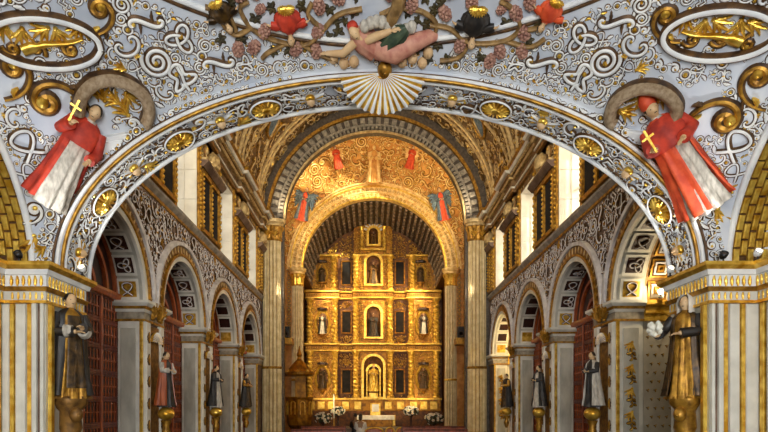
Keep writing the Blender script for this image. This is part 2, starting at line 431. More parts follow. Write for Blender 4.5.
def decorate(placed, fam, parent, rng, big=.12, mirror=False, names=None, joined=None, sink=.0):
    """put motifs on the packed spots: as parts, or joined into ONE part of kind stuff"""
    acc = [[], [], []]; off = 0
    for (p, n, up, r) in placed:
        k = rng.choice(LARGE if r >= big else SMALL); rot = rng.uniform(0, 2 * PI)
        if k == 'acanthus_spray' and r > .16: k = 'double_scroll'
        for s in ((1, -1) if mirror else (1,)):
            P = Vector((p.x * s, p.y, p.z)); Nn = Vector((n.x * s, n.y, n.z)); U = Vector((up.x * s, up.y, up.z))
            if not seen(P): continue
            mw = frame(P - Nn * sink, Nn, U, r / LENG[k], rot * s, flip=(s < 0))
            if joined is None: link(k, fam[k], parent, mw)
            else:
                me = fam[k]; nv = len(me.vertices); co = np.empty(nv * 3); me.vertices.foreach_get('co', co)
                co = np.c_[co.reshape(-1, 3), np.ones(nv)] @ np.array(mw).T
                acc[0].append(co[:, :3]); acc[1] += [[v + off for v in f.vertices] for f in me.polygons]; acc[2] += [f.material_index for f in me.polygons]; off += nv
    if joined and acc[0]:
        me = bpy.data.meshes.new(joined); me.from_pydata(np.concatenate(acc[0]).tolist(), [], acc[1])
        for m in fam['c_scroll'].materials: me.materials.append(m)
        me.polygons.foreach_set('material_index', acc[2]); me.update()
        o = link(joined, me, parent); o['kind'] = 'stuff'; return o
# ------------------------------------------------------------------ carved figures (unit height, feet at the origin, facing -Y)
def loft(prof, n=36, folds=9, amp=.1, seed=1, th=(0, 2 * PI), thick=0.0, mb=None, mi=0, ftop=.6):
    rng = random.Random(seed); ph = [rng.uniform(0, 6) for _ in range(3)]; closed = abs(th[1] - th[0] - 2 * PI) < 1e-6
    mb = mb or MB(); Z = []
    for i in range(len(prof) - 1):
        for k in range(3):
            t = k / 3; Z.append([prof[i][j] * (1 - t) + prof[i + 1][j] * t for j in range(5)])
    Z.append(list(prof[-1]))
    def row(z, rx, ry, cx, cy, o):
        r = []
        for k in range(n if closed else n + 1):
            a = th[0] + (th[1] - th[0]) * k / n; f = max(0, 1 - z / ftop) ** .6 * amp
            w = 1 + f * (math.sin(folds * a + ph[0] + z * 2) + .6 * math.sin((folds * 2 - 3) * a + ph[1] - z * 3)) + amp * .12 * math.sin(5 * a + ph[2] + z * 22)
            r.append((cx + (rx + o) * w * math.cos(a), cy + (ry + o) * w * math.sin(a), z))
        return r
    R = [row(*z, 0.0) for z in Z]
    mb.grid(R, mi, closev=closed)
    if closed:
        mb.add(R[0], [list(range(n))[::-1]], mi); mb.add(R[-1], [list(range(n))], mi)
    elif thick:
        Q = [row(*z, -thick) for z in Z]; mb.grid(Q, mi)
        for a, b in ((0, 0), (-1, -1)): mb.grid([R[a], Q[b]], mi)
        mb.grid([[r[0] for r in R], [q[0] for q in Q]], mi); mb.grid([[r[-1] for r in R], [q[-1] for q in Q]], mi)
    return mb
ROBE = [(0, .155, .12, 0, 0), (.04, .15, .115, 0, 0), (.2, .128, .1, 0, 0), (.42, .11, .09, 0, 0), (.58, .098, .078, 0, 0), (.68, .108, .08, 0, 0), (.77, .118, .078, 0, .004), (.815, .095, .064, 0, .006), (.84, .05, .045, 0, .004), (.86, .036, .036, 0, 0)]
CAPE = [(.03, .2, .16, 0, .02), (.2, .175, .14, 0, .02), (.42, .152, .12, 0, .015), (.6, .14, .105, 0, .01), (.72, .142, .1, 0, .006), (.79, .13, .09, 0, .006), (.83, .085, .07, 0, .006), (.852, .05, .05, 0, .004)]
def head_mb(mb, c, s=.062, mi=0, eye=1, tilt=0):
    n, m = 18, 12; rows = []
    for i in range(m + 1):
        ph = PI * i / m - PI / 2; row = []
        for k in range(n):
            a = 2 * PI * k / n; x = math.cos(ph) * math.cos(a) * .80; y = math.cos(ph) * math.sin(a) * .95; z = math.sin(ph) * 1.18
            if z < 0: x *= 1 + z * .28; y *= 1 + z * .12
            fr = max(0, -y)
            y -= .34 * fr * math.exp(-(x / .16) ** 2 - ((z + .08) / .22) ** 2) + .10 * fr * math.exp(-(x / .3) ** 2 - ((z + .85) / .2) ** 2)
            y += .12 * fr * math.exp(-((abs(x) - .32) / .16) ** 2 - ((z - .1) / .14) ** 2)
            row.append((c[0] + x * s, c[1] + y * s, c[2] + z * s))
        rows.append(row)
    mb.grid(rows, mi, closev=True)
    for sx in (-1, 1):
        mb.ell((c[0] + sx * .30 * s, c[1] - .76 * s, c[2] + .1 * s), (.13 * s, .09 * s, .08 * s), 8, 5, eye)
        mb.ell((c[0] + sx * .80 * s, c[1] + .05 * s, c[2]), (.1 * s, .16 * s, .24 * s), 8, 5, mi)
    mb.ell((c[0], c[1] - .80 * s, c[2] - .5 * s), (.22 * s, .1 * s, .06 * s), 8, 5, eye)
    mb.tube([(c[0] * .6, c[1] * .6 + .01, c[2] - 2.0 * s), (c[0], c[1] + .1 * s, c[2] - .5 * s)], [.55 * s, .5 * s], 10, mi)
    return mb
def hand_mb(mb, w, d, s=.05, mi=0, side=1):
    """palm with four fingers and a thumb leaving its side; w wrist, d direction"""
    w, d = Vector(w), Vector(d).normalized(); x = d.cross(Vector((0, 0, 1)))
    if x.length < .1: x = Vector((1, 0, 0))
    x.normalize(); u = x.cross(d)
    mb.tube([w, w + d * s * .4, w + d * s * .95], [s * .28, s * .42, s * .36], 8, mi, flat=.55)
    for k, L in enumerate((.62, .78, .72, .52)):
        o = w + d * s * .85 + x * s * (-.3 + .2 * k)
        mb.tube([o, o + d * s * L * .5 - u * s * .06, o + d * s * L * .85 - u * s * .28], [s * .11, s * .1, s * .075], 6, mi)
    o = w + d * s * .3 + x * s * .36 * side
    mb.tube([o, o + x * s * .25 * side + d * s * .25, o + x * s * .3 * side + d * s * .6], [s * .13, s * .11, s * .08], 6, mi)
    return mb
def figmat(pos, face, up, H):
    n = Vector(face).normalized(); up = Vector(up); up = (up - n * up.dot(n)).normalized(); x = (-n).cross(up)
    m = Matrix((( x.x, -n.x, up.x), (x.y, -n.y, up.y), (x.z, -n.z, up.z))).to_4x4()
    m = Matrix.Translation(pos) @ m @ Matrix.Scale(H, 4); return m
FIGC = {}
def figure(name, label, cat, mw, robe='alb', cape=None, armr=None, arml=None, skin='skin', hair='hair', seed=1, group=None, hat=None, folds=9, sleeve=None, beard=False, head=(0, -.012, .925), kind=None, cape_th=(-PI / 2 + .62, 1.5 * PI - .62), lean=0.0, overlay=None):
    armr = armr or [(-.12, -.0, .785), (-.15, -.03, .65), (-.05, -.13, .66)]
    arml = arml or [(.12, -.0, .785), (.15, -.03, .65), (.05, -.13, .64)]
    key = (robe, cape, str(armr), str(arml), skin, hair, seed, hat, folds, sleeve, beard, head, cape_th, overlay)
    root = thing(name, label, cat, mw, group, kind)
    if key not in FIGC:
        parts = []
        parts.append(('robe', loft(ROBE, 54, folds, .15, seed, ftop=.85).mesh('robe', M(robe), True)))
        if overlay: parts.append(('scapular', loft([(.1, .158, .125, 0, -.004), (.3, .13, .108, 0, -.004), (.58, .107, .09, 0, -.004), (.78, .112, .086, 0, 0)], 14, 7, .1, seed + 2, (-PI / 2 - .55, -PI / 2 + .55), .012).mesh('scapular', M(overlay), True)))
        if cape: parts.append(('cape', loft(CAPE, 44, folds + 2, .12, seed + 5, cape_th, .014, ftop=.8).mesh('cape', M(cape), True)))
        for nm, A, sd in (('sleeve', armr, 1), ('sleeve', arml, -1)):
            A = [Vector(a) for a in A]; b = A[1] + (A[2] - A[1]) * .9
            sl = MB().tube([A[0] - Vector((0, 0, -.01)), A[0] * .5 + A[1] * .5, A[1], (A[1] + b) / 2, b], [.044, .046, .044, .046, .05], 12)
            parts.append((nm, sl.mesh(nm, M(sleeve or cape or robe), True)))
            hd = MB().tube([b, A[2]], [.022, .02], 8); hand_mb(hd, A[2], (A[2] - A[1]), .05, 0, sd)
            parts.append(('hand', hd.mesh('hand', M(skin), True)))
        parts.append(('head', head_mb(MB(), head).mesh('head', M(skin, 'eye'), True)))
        s = .062; c = head
        if hair:
            hb = MB(); rows = []
            for i in range(9):
                ph = -.25 + (PI / 2 + .25) * i / 8; rows.append([(c[0] + math.cos(ph) * math.cos(a) * .9 * s, c[1] + .12 * s + math.cos(ph) * math.sin(a) * (1.02 if math.sin(a) > 0 else .8) * s, c[2] + .18 * s + math.sin(ph) * 1.12 * s) for a in [2 * PI * k / 16 for k in range(16)]])
            hb.grid(rows, 0, closev=True); hb.add(rows[0], [list(range(16))[::-1]], 0)
            if beard: hb.ell((c[0], c[1] - .62 * s, c[2] - .95 * s), (.48 * s, .4 * s, .55 * s), 10, 6)
            parts.append(('hair', hb.mesh('hair', M(hair), True)))
        if hat == 'mitre':
            hb = MB().lathe([(.9 * s, .35 * s), (1.0 * s, .6 * s), (1.02 * s, 1.3 * s), (.62 * s, 2.1 * s), (.08 * s, 2.5 * s)], (c[0], c[1] + .1 * s, c[2]), 16, 0, sy=.9); parts.append(('mitre', hb.mesh('mitre', M('orange_cloth'), True)))
        elif hat == 'cowl':
            hb = MB(); rows = []
            for i in range(9):
                z = -1.6 + 3.1 * i / 8; rr = 1.25 * math.sqrt(max(.02, 1 - ((z - .1) / 1.5) ** 2)) if z > .2 else 1.25
                rows.append([(c[0] + rr * s * math.cos(a), c[1] + .15 * s + rr * s * math.sin(a) * 1.05, c[2] + z * s) for a in [-PI / 2 + .75 + (2 * PI - 1.5) * k / 18 for k in range(19)]])
            hb.grid(rows, 0); parts.append(('cowl', hb.mesh('cowl', M('white_cloth' if robe != 'statue_dark' else 'statue_dark'), True)))
        elif hat == 'crown':
            hb = MB().lathe([(.86 * s, .7 * s), (.9 * s, .9 * s), (1.0 * s, 1.5 * s), (.86 * s, 1.5 * s), (.8 * s, .9 * s)], (c[0], c[1] + .1 * s, c[2]), 16, 0, mod=lambda a, z: 1 + .06 * math.sin(8 * a)); parts.append(('crown', hb.mesh('crown', M('gold'))))
        FIGC[key] = parts
    last = hd_ = None
    for nm, me in FIGC[key]:
        par = last if (nm == 'hand' and last) else (hd_ if (nm in ('hair', 'mitre', 'cowl', 'crown') and hd_) else root)
        o = link(nm, me, par)
        if nm == 'sleeve': last = o
        if nm == 'head': hd_ = o
    return root

# ------------------------------------------------------------------ under-choir bay: sail vault, side arches, choir arch
WX, WY, B2, ZS = 5.15, 5.0, 2.95, 3.67
YC = 8.22 - WY
def sail_z(x, y): return ZS + math.sqrt(2) * B2 * math.sqrt(max(0.0, 1 - (x * x / (WX * WX) + (y - YC) ** 2 / (WY * WY)) / 2))
def sail(x, y):
    z = sail_z(x, y); k = B2 * B2 / max(.05, (z - ZS))
    return Vector((x, y, z)), Vector((-x * k / (WX * WX), -(y - YC) * k / (WY * WY), -1)).normalized()
def sail_hit(px, py):
    lo, hi = 2.0, 8.22
    g = lambda Y: at(px, py, Y)
    for _ in range(50):
        mid = (lo + hi) / 2; p = g(mid)
        if abs(p.x) > WX or p.z > sail_z(p.x, p.y): hi = mid
        else: lo = mid
    p = g(lo); x = max(-WX, min(WX, p.x)); return sail(x, min(8.21, p.y))
ceil_choir = MB()
rows = []
for i in range(61):
    x = -WX + 2 * WX * i / 60
    rows.append([tuple(sail(x, -2 + 10.22 * j / 60)[0]) for j in range(61)])
ceil_choir.grid(rows, 0)
ceil_choir = props(ceil_choir.build('ceiling', M('stucco_ground'), smooth=True), 'pale blue-white stucco vault covered with scrollwork above the choir arch', 'ceiling', kind='structure')
A1, B1, Y0, Y1 = 4.72, 2.83, 8.22, 9.0
def soff(t, y):
    x, z = A1 * math.cos(t), ZS + B1 * math.sin(t); n = Vector((-math.cos(t) / A1, 0, -math.sin(t) / B1)).normalized()
    return Vector((x, y, z)), n, Vector((-A1 * math.sin(t), 0, B1 * math.cos(t))).normalized()
mb = MB(); n = 72; rows = []
for i in range(n + 1):
    t = PI * i / n; c, s = math.cos(t), math.sin(t)
    rows.append([(WX * c, Y0, ZS + B2 * s), (A1 * c, Y0, ZS + B1 * s), (A1 * c, Y1, ZS + B1 * s)])
mb.grid(rows, 0)
choir_arch = props(mb.build('wall_choir_arch', M('stucco_ground'), smooth=False), 'broad white stucco arch with gilded rosettes spanning the nave entrance', 'arch', kind='structure')
def arch_tube(name, a, b, y, r, m, parent):
    return MB().tube([(a * math.cos(PI * i / 80), y, ZS + b * math.sin(PI * i / 80)) for i in range(81)], r, 8).build(name, M(m), parent, True)
arch_tube('gilded_moulding', A1 - .01, B1 - .01, Y0 + .0, .028, 'old_gold', choir_arch)
arch_tube('white_moulding', A1 - .01, B1 - .01, Y0 + .08, .028, 'stucco_white', choir_arch)
arch_tube('white_moulding', A1 - .03, B1 - .03, Y1 - .04, .035, 'stucco_white', choir_arch)
arch_tube('brown_moulding', A1 - .01, B1 - .01, Y1 - .13, .022, 'edge_brown', choir_arch)
arch_tube('white_moulding', 4.78, 2.86, Y0 - .01, .03, 'stucco_white', choir_arch)
arch_tube('brown_moulding', 4.84, 2.88, Y0 - .015, .02, 'edge_brown', choir_arch)
# choir front wall above the arch, towards the nave, up to the nave vault
mb = MB(); rows = []
for i in range(n + 1):
    t = PI * i / n; c, s = math.cos(t), math.sin(t); rows.append([(A1 * c, Y1, ZS + B1 * s), (5.6 * c, Y1, max(ZS, ZS + 5.2 * s))])
mb.grid(rows, 0)
for s in (-1, 1): mb.box((s * 4.72 if s > 0 else -5.6, Y1 - .02, ZS), (5.6 if s > 0 else -4.72, Y1, 9.0))
mb.box((-5.6, Y1 - .3, 7.9), (5.6, Y1, 9.0)); mb.box((-6.2, -6.3, 8.0), (6.2, 9.0, 8.15))
props(mb.build('wall_choir', M('cream')), 'cream parapet of the choir loft above the arch facing the nave', 'wall', kind='structure')
mb = MB()
for s in (-1, 1): mb.box((s * 5.5 if s > 0 else -5.7, -6.3, 8.0), (5.7 if s > 0 else -5.5, 9.0, 11.0))
mb.box((-5.7, -6.3, 8.0), (5.7, -6.1, 16.2)); mb.arch((.05, 0, 10.45), (1, 0, 0), (0, 1, 0), [(5.4, -6.3), (5.4, 9.0)], 40)
props(mb.build('wall_choir_loft', M('cream')), 'plain cream walls of the choir loft above and behind the viewer', 'wall', kind='structure')
# side arches of the bay (gilded voussoirs)
for s in (-1, 1):
    wl = MB(); rows = []
    for i in range(49):
        t = PI * .01 + (PI * .75) * i / 48; y, z = YC + WY * math.cos(t), ZS + B2 * math.sin(t)
        rows.append([(s * WX, y, z), (s * 6.15, y, z)])
    wl.grid(rows, 0)
    sidew = props(wl.build('wall_side_arch', M('edge_brown')), 'gilded side arch springing from the pier beside the %s saint' % ('bareheaded red-caped' if s < 0 else 'red-mitred'), 'arch', kind='structure')
    v = MB().bevbox((-.042, -.105, 0), (.042, .105, .05), .014, (2, 1)).mesh('gilded_block', M('gold'))
    v2 = MB().bevbox((-.06, -.05, 0), (.06, .05, .04), .01, (2, 1)).mesh('white_block', M('stucco_white'))
    L = 0; t = .05; py_ = None; steps = []
    while t < 1.7:
        p = Vector((0, YC + WY * math.cos(t), ZS + B2 * math.sin(t)))
        if py_ is not None: L += (p - py_).length
        steps.append((L, t)); py_ = p; t += .004
    def arc_t(l):
        for a_, b_ in steps:
            if a_ >= l: return b_
        return None
    for k in range(5):
        l = .02 + (.12 if k % 2 else 0)
        while True:
            t = arc_t(l)
            if t is None: break
            y, z = YC + WY * math.cos(t), ZS + B2 * math.sin(t); nn = Vector((0, -math.cos(t) / WY, -math.sin(t) / B2)).normalized(); tg = Vector((0, -WY * math.sin(t), B2 * math.cos(t)))
            x = s * (WX + .1 + .105 * k)
            if seen((x, y, z), 60): link('gilded_block', v, sidew, frame((x, y, z), nn, tg, 1))
            l += .24
    l = .05
    while arc_t(l):
        t = arc_t(l); y, z = YC + WY * math.cos(t), ZS + B2 * math.sin(t); nn = Vector((0, -math.cos(t) / WY, -math.sin(t) / B2)).normalized(); tg = Vector((0, -WY * math.sin(t), B2 * math.cos(t)))
        if seen((s * 5.9, y, z), 60): link('white_block', v2, sidew, frame((s * 5.86, y, z), nn, tg, 1))
        l += .15
    for xx, m, rr in ((WX, 'stucco_white', .05), (5.7, 'stucco_white', .04), (5.98, 'old_gold', .04)):
        MB().tube([(s * xx, YC + WY * math.cos(.02 + 2.2 * i / 60), ZS - .0 + B2 * math.sin(.02 + 2.2 * i / 60)) for i in range(61)], rr, 8).build('arch_moulding', M(m), sidew, True)
# vestibule walls and the west door behind the camera
mb = MB()
mb.box((-6, -6.3, 0), (-2.3, -6, 8)); mb.box((2.3, -6.3, 0), (6, -6, 8)); mb.box((-2.3, -6.3, 4.8), (2.3, -6, 8)); mb.box((-6.3, -6.3, 0), (-5.9, -6, 8)); mb.box((5.9, -6.3, 0), (6.3, -6, 8))
props(mb.build('wall_west', M('cream')), 'cream entrance wall with the open doorway behind the viewer', 'wall', kind='structure')
mb = MB(); mb.box((-6, -6.3, 7.4), (6, -1.9, 7.6))
props(mb.build('ceiling_entrance', M('cream')), 'plain cream ceiling of the entrance behind the viewer', 'ceiling', kind='structure')
for s in (-1, 1):
    mb = MB(); mb.box((s * 6.1 if s > 0 else -6.3, -6.3, 0), (6.3 if s > 0 else -6.1, 9.0, 8.0)); mb.box((s * 5.3 if s > 0 else -6.2, 8.96, 0), (6.2 if s > 0 else -5.3, 9.0, 8.0))
    props(mb.build('wall_entrance', M('marble')), 'pale side wall of the bay under the choir beside the %s saint' % ('tonsured' if s < 0 else 'mitred'), 'wall', kind='structure')

# entablatures and pilasters carrying the arch
E = {-1: 4.70, 1: 4.62}
ENT = [('gilded_cornice', 'gold', [(.0, 3.67), (.17, 3.67), (.17, 3.62), (.12, 3.57), (.0, 3.57)]), ('white_cornice', 'stucco_white', [(0, 3.57), (.105, 3.57), (.085, 3.50), (0, 3.50)]),
       ('frieze', 'stucco_white', [(0, 3.50), (.05, 3.50), (.05, 3.33), (0, 3.33)]), ('gilded_band', 'old_gold', [(0, 3.33), (.085, 3.33), (.06, 3.27), (0, 3.27)]),
       ('necking', 'marble_white', [(0, 3.27), (.03, 3.27), (.03, 3.14), (0, 3.14)]), ('astragal', 'gold', [(0, 3.14), (.055, 3.14), (.055, 3.10), (0, 3.10)])]
tooth = MB().leaf((0, -1), (0, 1), .42, .3, 0, 0).mesh('dentil', M('gold'))
for s in (-1, 1):
    e = E[s]
    path = [(s * 5.42, 4.0), (s * 5.42, 7.97), (s * (e + .12), 7.97), (s * (e + .12), 8.98), (s * 5.5, 8.98)]
    pier = MB()
    pier.box((min(s * (e + .12), s * 6.1), 8.0, 0), (max(s * (e + .12), s * 6.1), 8.95, 3.64)); pier.box((min(s * 5.46, s * 6.1), 4.0, 0), (max(s * 5.46, s * 6.1), 8.0, 3.64))
    pier = props(pier.build('pillar_choir', M('marble')), 'veined marble pier with gilt strips behind the %s' % ('statue of the friar in a dark cloak' if s < 0 else 'statue in a white cowl'), 'pier', kind='structure')
    for nm, m, prof in ENT: MB().sweep(path, prof, -s).build(nm, M(m), pier)
    # gold teeth on the frieze and necking
    for i in range(9):
        x = s * (e + .14 + i * .085)
        if abs(x) < 5.35:
            link('dentil', tooth, pier, frame((x, 7.97 - .05, 3.415), (0, -1, 0), (0, 0, 1), .075)); link('dentil', tooth, pier, frame((x, 7.97 - .03, 3.205), (0, -1, 0), (0, 0, 1), .055))
    for i in range(12):
        y = 8.0 + .085 * i
        link('dentil', tooth, pier, frame((s * (e + .07), y, 3.415), (-s, 0, 0), (0, 0, 1), .075)); link('dentil', tooth, pier, frame((s * (e + .09), y, 3.205), (-s, 0, 0), (0, 0, 1), .055))
    for i in range(14):
        y = 7.9 - .085 * i
        link('dentil', tooth, pier, frame((s * 5.37, y, 3.415), (-s, 0, 0), (0, 0, 1), .075)); link('dentil', tooth, pier, frame((s * 5.39, y, 3.205), (-s, 0, 0), (0, 0, 1), .055))
    def strip(nm, m, x0, x1, y, d, b=.012):
        MB().bevbox((min(s * x0, s * x1), y - d, .3), (max(s * x0, s * x1), y + .02, 3.10), b, (1, -1)).build(nm, M(m), pier)
    o = e - 4.62
    strip('white_strip', 'marble_white', 4.75 + o, 4.80 + o, 8.0, .06); strip('brown_strip', 'wall_ground', 4.80 + o, 4.845 + o, 8.0, .03)
    strip('white_strip', 'marble_white', 4.845 + o, 4.915 + o, 8.0, .07); strip('gilded_strip', 'gold', 4.915 + o, 4.99 + o, 8.0, .05)
    strip('marble_panel', 'marble_white', 5.02 + o, 5.16 + o, 8.0, .04); strip('gilded_strip', 'gold', 5.18 + o, 5.24 + o, 8.0, .05); strip('marble_panel', 'marble_white', 5.26 + o, 5.45, 8.0, .03)
    def sstrip(nm, m, y0, y1, d):
        MB().bevbox((min(s * 5.46, s * (5.46 - d)), y0, .3), (max(s * 5.46, s * (5.46 - d)), y1, 3.10), .012, (0, -s)).build(nm, M(m), pier)
    sstrip('gilded_strip', 'gold', 7.84, 7.93, .05); sstrip('marble_panel', 'marble_white', 7.55, 7.8, .04); sstrip('gilded_strip', 'gold', 7.38, 7.5, .05); sstrip('marble_panel', 'marble_white', 6.8, 7.34, .04)
    # nave side of the pier
    for y0, y1, m, nm in ((8.05, 8.14, 'gold', 'gilded_strip'), (8.72, 8.82, 'gold', 'gilded_strip'), (8.86, 8.94, 'marble_white', 'white_strip')):
        MB().bevbox((min(s * (e + .12), s * (e + .07)), y0, .3), (max(s * (e + .12), s * (e + .07)), y1, 3.1), .01, (0, -s)).build(nm, M(m), pier)

# --- ornament of the soffit
rng = random.Random(7)
ros = MB()
for k in range(16):
    a = 2 * PI * k / 16; ros.leaf((.12 * math.cos(a), .12 * math.sin(a)), (.8 * math.cos(a), .8 * math.sin(a)), .14, .34, 0, 2)
ros.lathe([(.3, 0), (.3, .2), (.2, .34), (.01, .38)], (0, 0, 0), 12, 2, cap=False); ros.ribbon([(.9 * math.cos(2 * PI * i / 32), .9 * math.sin(2 * PI * i / 32)) for i in range(32)], .1, .28, (0, 1), closed=True)
ros = ros.mesh('rosette', M('edge_brown', 'stucco_white', 'gold'))
cher = MB(); head_mb(cher, (0, 0, 0), .5, 3, 4)
cher = MB(); cher.ell((0, 0, .25), (.29, .33, .3), 12, 8, 3); cher.ell((0, .2, .14), (.33, .26, .22), 10, 6, 2); cher.ell((0, -.04, .52), (.05, .1, .06), 6, 4, 3)
for sx in (-1, 1):
    cher.ell((sx * .11, .04, .48), (.05, .035, .04), 6, 4, 4)
    for k in range(4): cher.leaf((sx * .25, -.05 - .04 * k), (sx * (.95 - .1 * k), .42 - .3 * k), .13, .18, .05 * sx, 2 if k % 2 else 1)
cher.ell((0, -.2, .47), (.1, .04, .04), 6, 4, 4)
cher = cher.mesh('cherub_head', M('edge_brown', 'stucco_white', 'gold', 'skin', 'eye'), True)
def soff_at(px, py):
    p = at(px, py, 8.62); t = math.atan2((p.z - ZS) / B1, p.x / A1); return t
taken = []
for (px, py) in ((102, 200), (176, 137), (263, 103), (497, 106), (586, 146), (655, 210)):
    t = soff_at(px, py); p, nn, tt = soff(t, 8.63); r = .27
    link('rosette', ros, choir_arch, frame(p, nn, (0, 1, 0), r, 0)); taken.append((p, r))
for (px, py) in ((68, 252), (134, 168), (218, 118), (308, 92), (455, 92), (542, 122), (630, 170), (680, 250)):
    t = soff_at(px, py); p, nn, tt = soff(t, 8.63); link('cherub_head', cher, choir_arch, frame(p, nn, (0, -1, 0), .24, 0)); taken.append((p, .2))
# the great shell at the crown
sh = MB(); NF = 17
rows = []
for k in range(NF * 4 + 1):
    a = -1.5 + 3.0 * k / (NF * 4); f = .5 + .5 * math.cos(2 * PI * k / 4); row = []
    for j in range(9):
        r = .16 + .84 * j / 8; h = (.10 + .20 * math.sin(PI * j / 8 * .8 + .3)) + (.055 * f) * (j / 8)
        rr = r * (1 + .05 * f * (j / 8)); row.append((rr * math.sin(a), -rr * math.cos(a) * .86, h))
    rows.append(row)
sh.grid(rows, lambda i, j: 0 if (i % 4) in (0, 3) else 1)
shell_l = [r[-1] for r in rows]; sh.grid([[(p[0], p[1], 0) for p in shell_l], shell_l], 1)
sh = sh.mesh('shell', M('stucco_white', 'gold'), False)
p, nn, tt = soff(soff_at(382, 92), 8.5)
link('shell', sh, choir_arch, frame(p + Vector((0, -.42, -.02)), (0, -.86, -.5), (0, 0, 1), .6, 0)); taken.append((p, .52))
for sx in (-1, 1):
    q, nn, tt = soff(PI / 2 - sx * .11, 8.45); link('volute', STU['volute'], choir_arch, frame(q, nn, (0, -1, 0), .2, 1.2 * sx, flip=(sx > 0)))
    q2, _, _ = soff(PI / 2 - sx * .15, 8.5); taken.append((q2, .2))
def samp(r):
    t = r.uniform(.03, PI - .03); y = r.uniform(8.33, 8.92); p, nn, tt = soff(t, y); return p, nn, tt
def okk(p, r): return 8.32 + r < p[1] + .05 and p[1] - .05 < 8.95 - r
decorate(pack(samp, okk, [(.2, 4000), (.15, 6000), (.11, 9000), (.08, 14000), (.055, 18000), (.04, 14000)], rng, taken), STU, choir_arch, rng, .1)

def samp(r):
    t = r.uniform(.02, PI - .02); k = r.random(); a_ = A1 + (WX - A1) * k; b_ = B1 + (B2 - B1) * k
    return Vector((a_ * math.cos(t), Y0 - .005, ZS + b_ * math.sin(t))), Vector((0, -1, 0)), Vector((math.cos(t), 0, math.sin(t)))
def okf(p, r):
    k1 = (p[0] / (A1 + .12 + r * .8)) ** 2 + ((p[2] - ZS) / (B1 + .05 + r * .8)) ** 2; k2 = (p[0] / (WX - r * .8)) ** 2 + ((p[2] - ZS) / (B2 - r * .8)) ** 2
    return k1 > 1 > k2 and p[2] > ZS + .1 and r < .13
decorate(pack(samp, okf, [(.12, 6000), (.08, 9000), (.05, 9000)], rng), STU, choir_arch, rng, .1)
# --- pendentive and ring ornament of the vault
RING = 4.72
ringp = []
for i in range(121):
    a = PI * i / 120; ringp.append(sail(RING * math.cos(a), YC + RING * math.sin(a))[0])
MB().tube([tuple(p - Vector((0, 0, .0))) for p in ringp], .028, 8).build('ring_moulding', M('edge_brown'), ceil_choir, True)
ringp = [sail((RING - .06) * math.cos(PI * i / 120), YC + (RING - .06) * math.sin(PI * i / 120))[0] for i in range(121)]
MB().tube([tuple(p - Vector((0, 0, .01))) for p in ringp], .036, 8).build('ring_moulding', M('stucco_white'), ceil_choir, True)
def surf_band(name, pts, w, h, mats, mlist, parent=ceil_choir, closed=False):
    """raised band following pixel-traced points on the vault surface"""
    P = []
    for i in range(len(pts) - 1):
        for k in range(5):
            t = k / 5; p0 = pts[max(i - 1, 0)]; p1 = pts[i]; p2 = pts[i + 1]; p3 = pts[min(i + 2, len(pts) - 1)]
            c = [.5 * (2 * p1[d] + (p2[d] - p0[d]) * t + (2 * p0[d] - 5 * p1[d] + 4 * p2[d] - p3[d]) * t * t + (3 * p1[d] - p0[d] - 3 * p2[d] + p3[d]) * t ** 3) for d in (0, 1)]
            P.append(sail_hit(*c))
    P.append(sail_hit(*pts[-1])); rows = []
    for i, (p, nn) in enumerate(P):
        d = P[min(i + 1, len(P) - 1)][0] - P[max(i - 1, 0)][0]; q = nn.cross(d).normalized()
        ww = w[min(len(w) - 1, i * len(w) // len(P))] if isinstance(w, list) else w
        rows.append([tuple(p + q * ww * k + nn * h * hh) for k, hh in ((-1, -.1), (-1, .6), (-.55, .85), (0, 1), (.55, .85), (1, .6), (1, -.1))])
    mb = MB().grid(rows, lambda i, j: mats[j] if isinstance(mats, (list, tuple)) else mats)
    mb.add(rows[0], [list(range(7))], 0); mb.add(rows[-1], [list(range(7))[::-1]], 0)
    return mb.build(name, M(*mlist), parent, True)
taken = []
def keep(px, py, r): taken.append((sail_hit(px, py)[0], r))
# canopies over the two saints
surf_band('canopy_arch', [(76, 110), (80, 92), (92, 79), (110, 75), (128, 80), (143, 92), (148, 108), (143, 124)], .085, .26, (0, 1, 1, 1, 1, 0), ('edge_brown', 'halo_stone'))
surf_band('canopy_arch', [(616, 132), (611, 113), (617, 97), (634, 86), (652, 84), (668, 90), (678, 102), (677, 114)], .085, .26, (0, 1, 1, 1, 1, 0), ('edge_brown', 'halo_stone'))
for q in ((76, 110), (80, 92), (92, 79), (110, 75), (128, 80), (143, 92), (148, 108), (616, 132), (611, 113), (617, 97), (634, 86), (652, 84), (668, 90), (678, 102)): keep(*q, .13)
# big gilded scrolls beside the saints
def scroll_at(px, py, r, rot, k='volute', flip=False, fam=STU, nm=None):
    p, nn = sail_hit(px, py); link(nm or k, fam[k], ceil_choir, frame(p, nn, (0, 0, 1), r / LENG[k], rot, flip)); taken.append((p, r * .85))
GLD = motif_set('gilt', 'edge_brown', 'old_gold', 'gold', .17, .22)
scroll_at(60, 100, .42, 2.2, 'volute', fam=GLD); scroll_at(712, 118, .42, -2.2, 'volute', True, GLD)
scroll_at(14, 78, .34, .5, 'volute', fam=GLD); scroll_at(757, 88, .34, -.5, 'volute', True, GLD)
scroll_at(98, 18, .30, .3, 'volute', fam=GLD); scroll_at(668, 25, .30, -.3, 'volute', True, GLD)
for q in ((112, 98), (122, 108), (130, 100), (100, 92)): scroll_at(*q, .16, rng.uniform(0, 6), 'acanthus_spray')
for q in ((640, 102), (628, 112), (660, 100)): scroll_at(*q, .16, rng.uniform(0, 6), 'acanthus_spray')
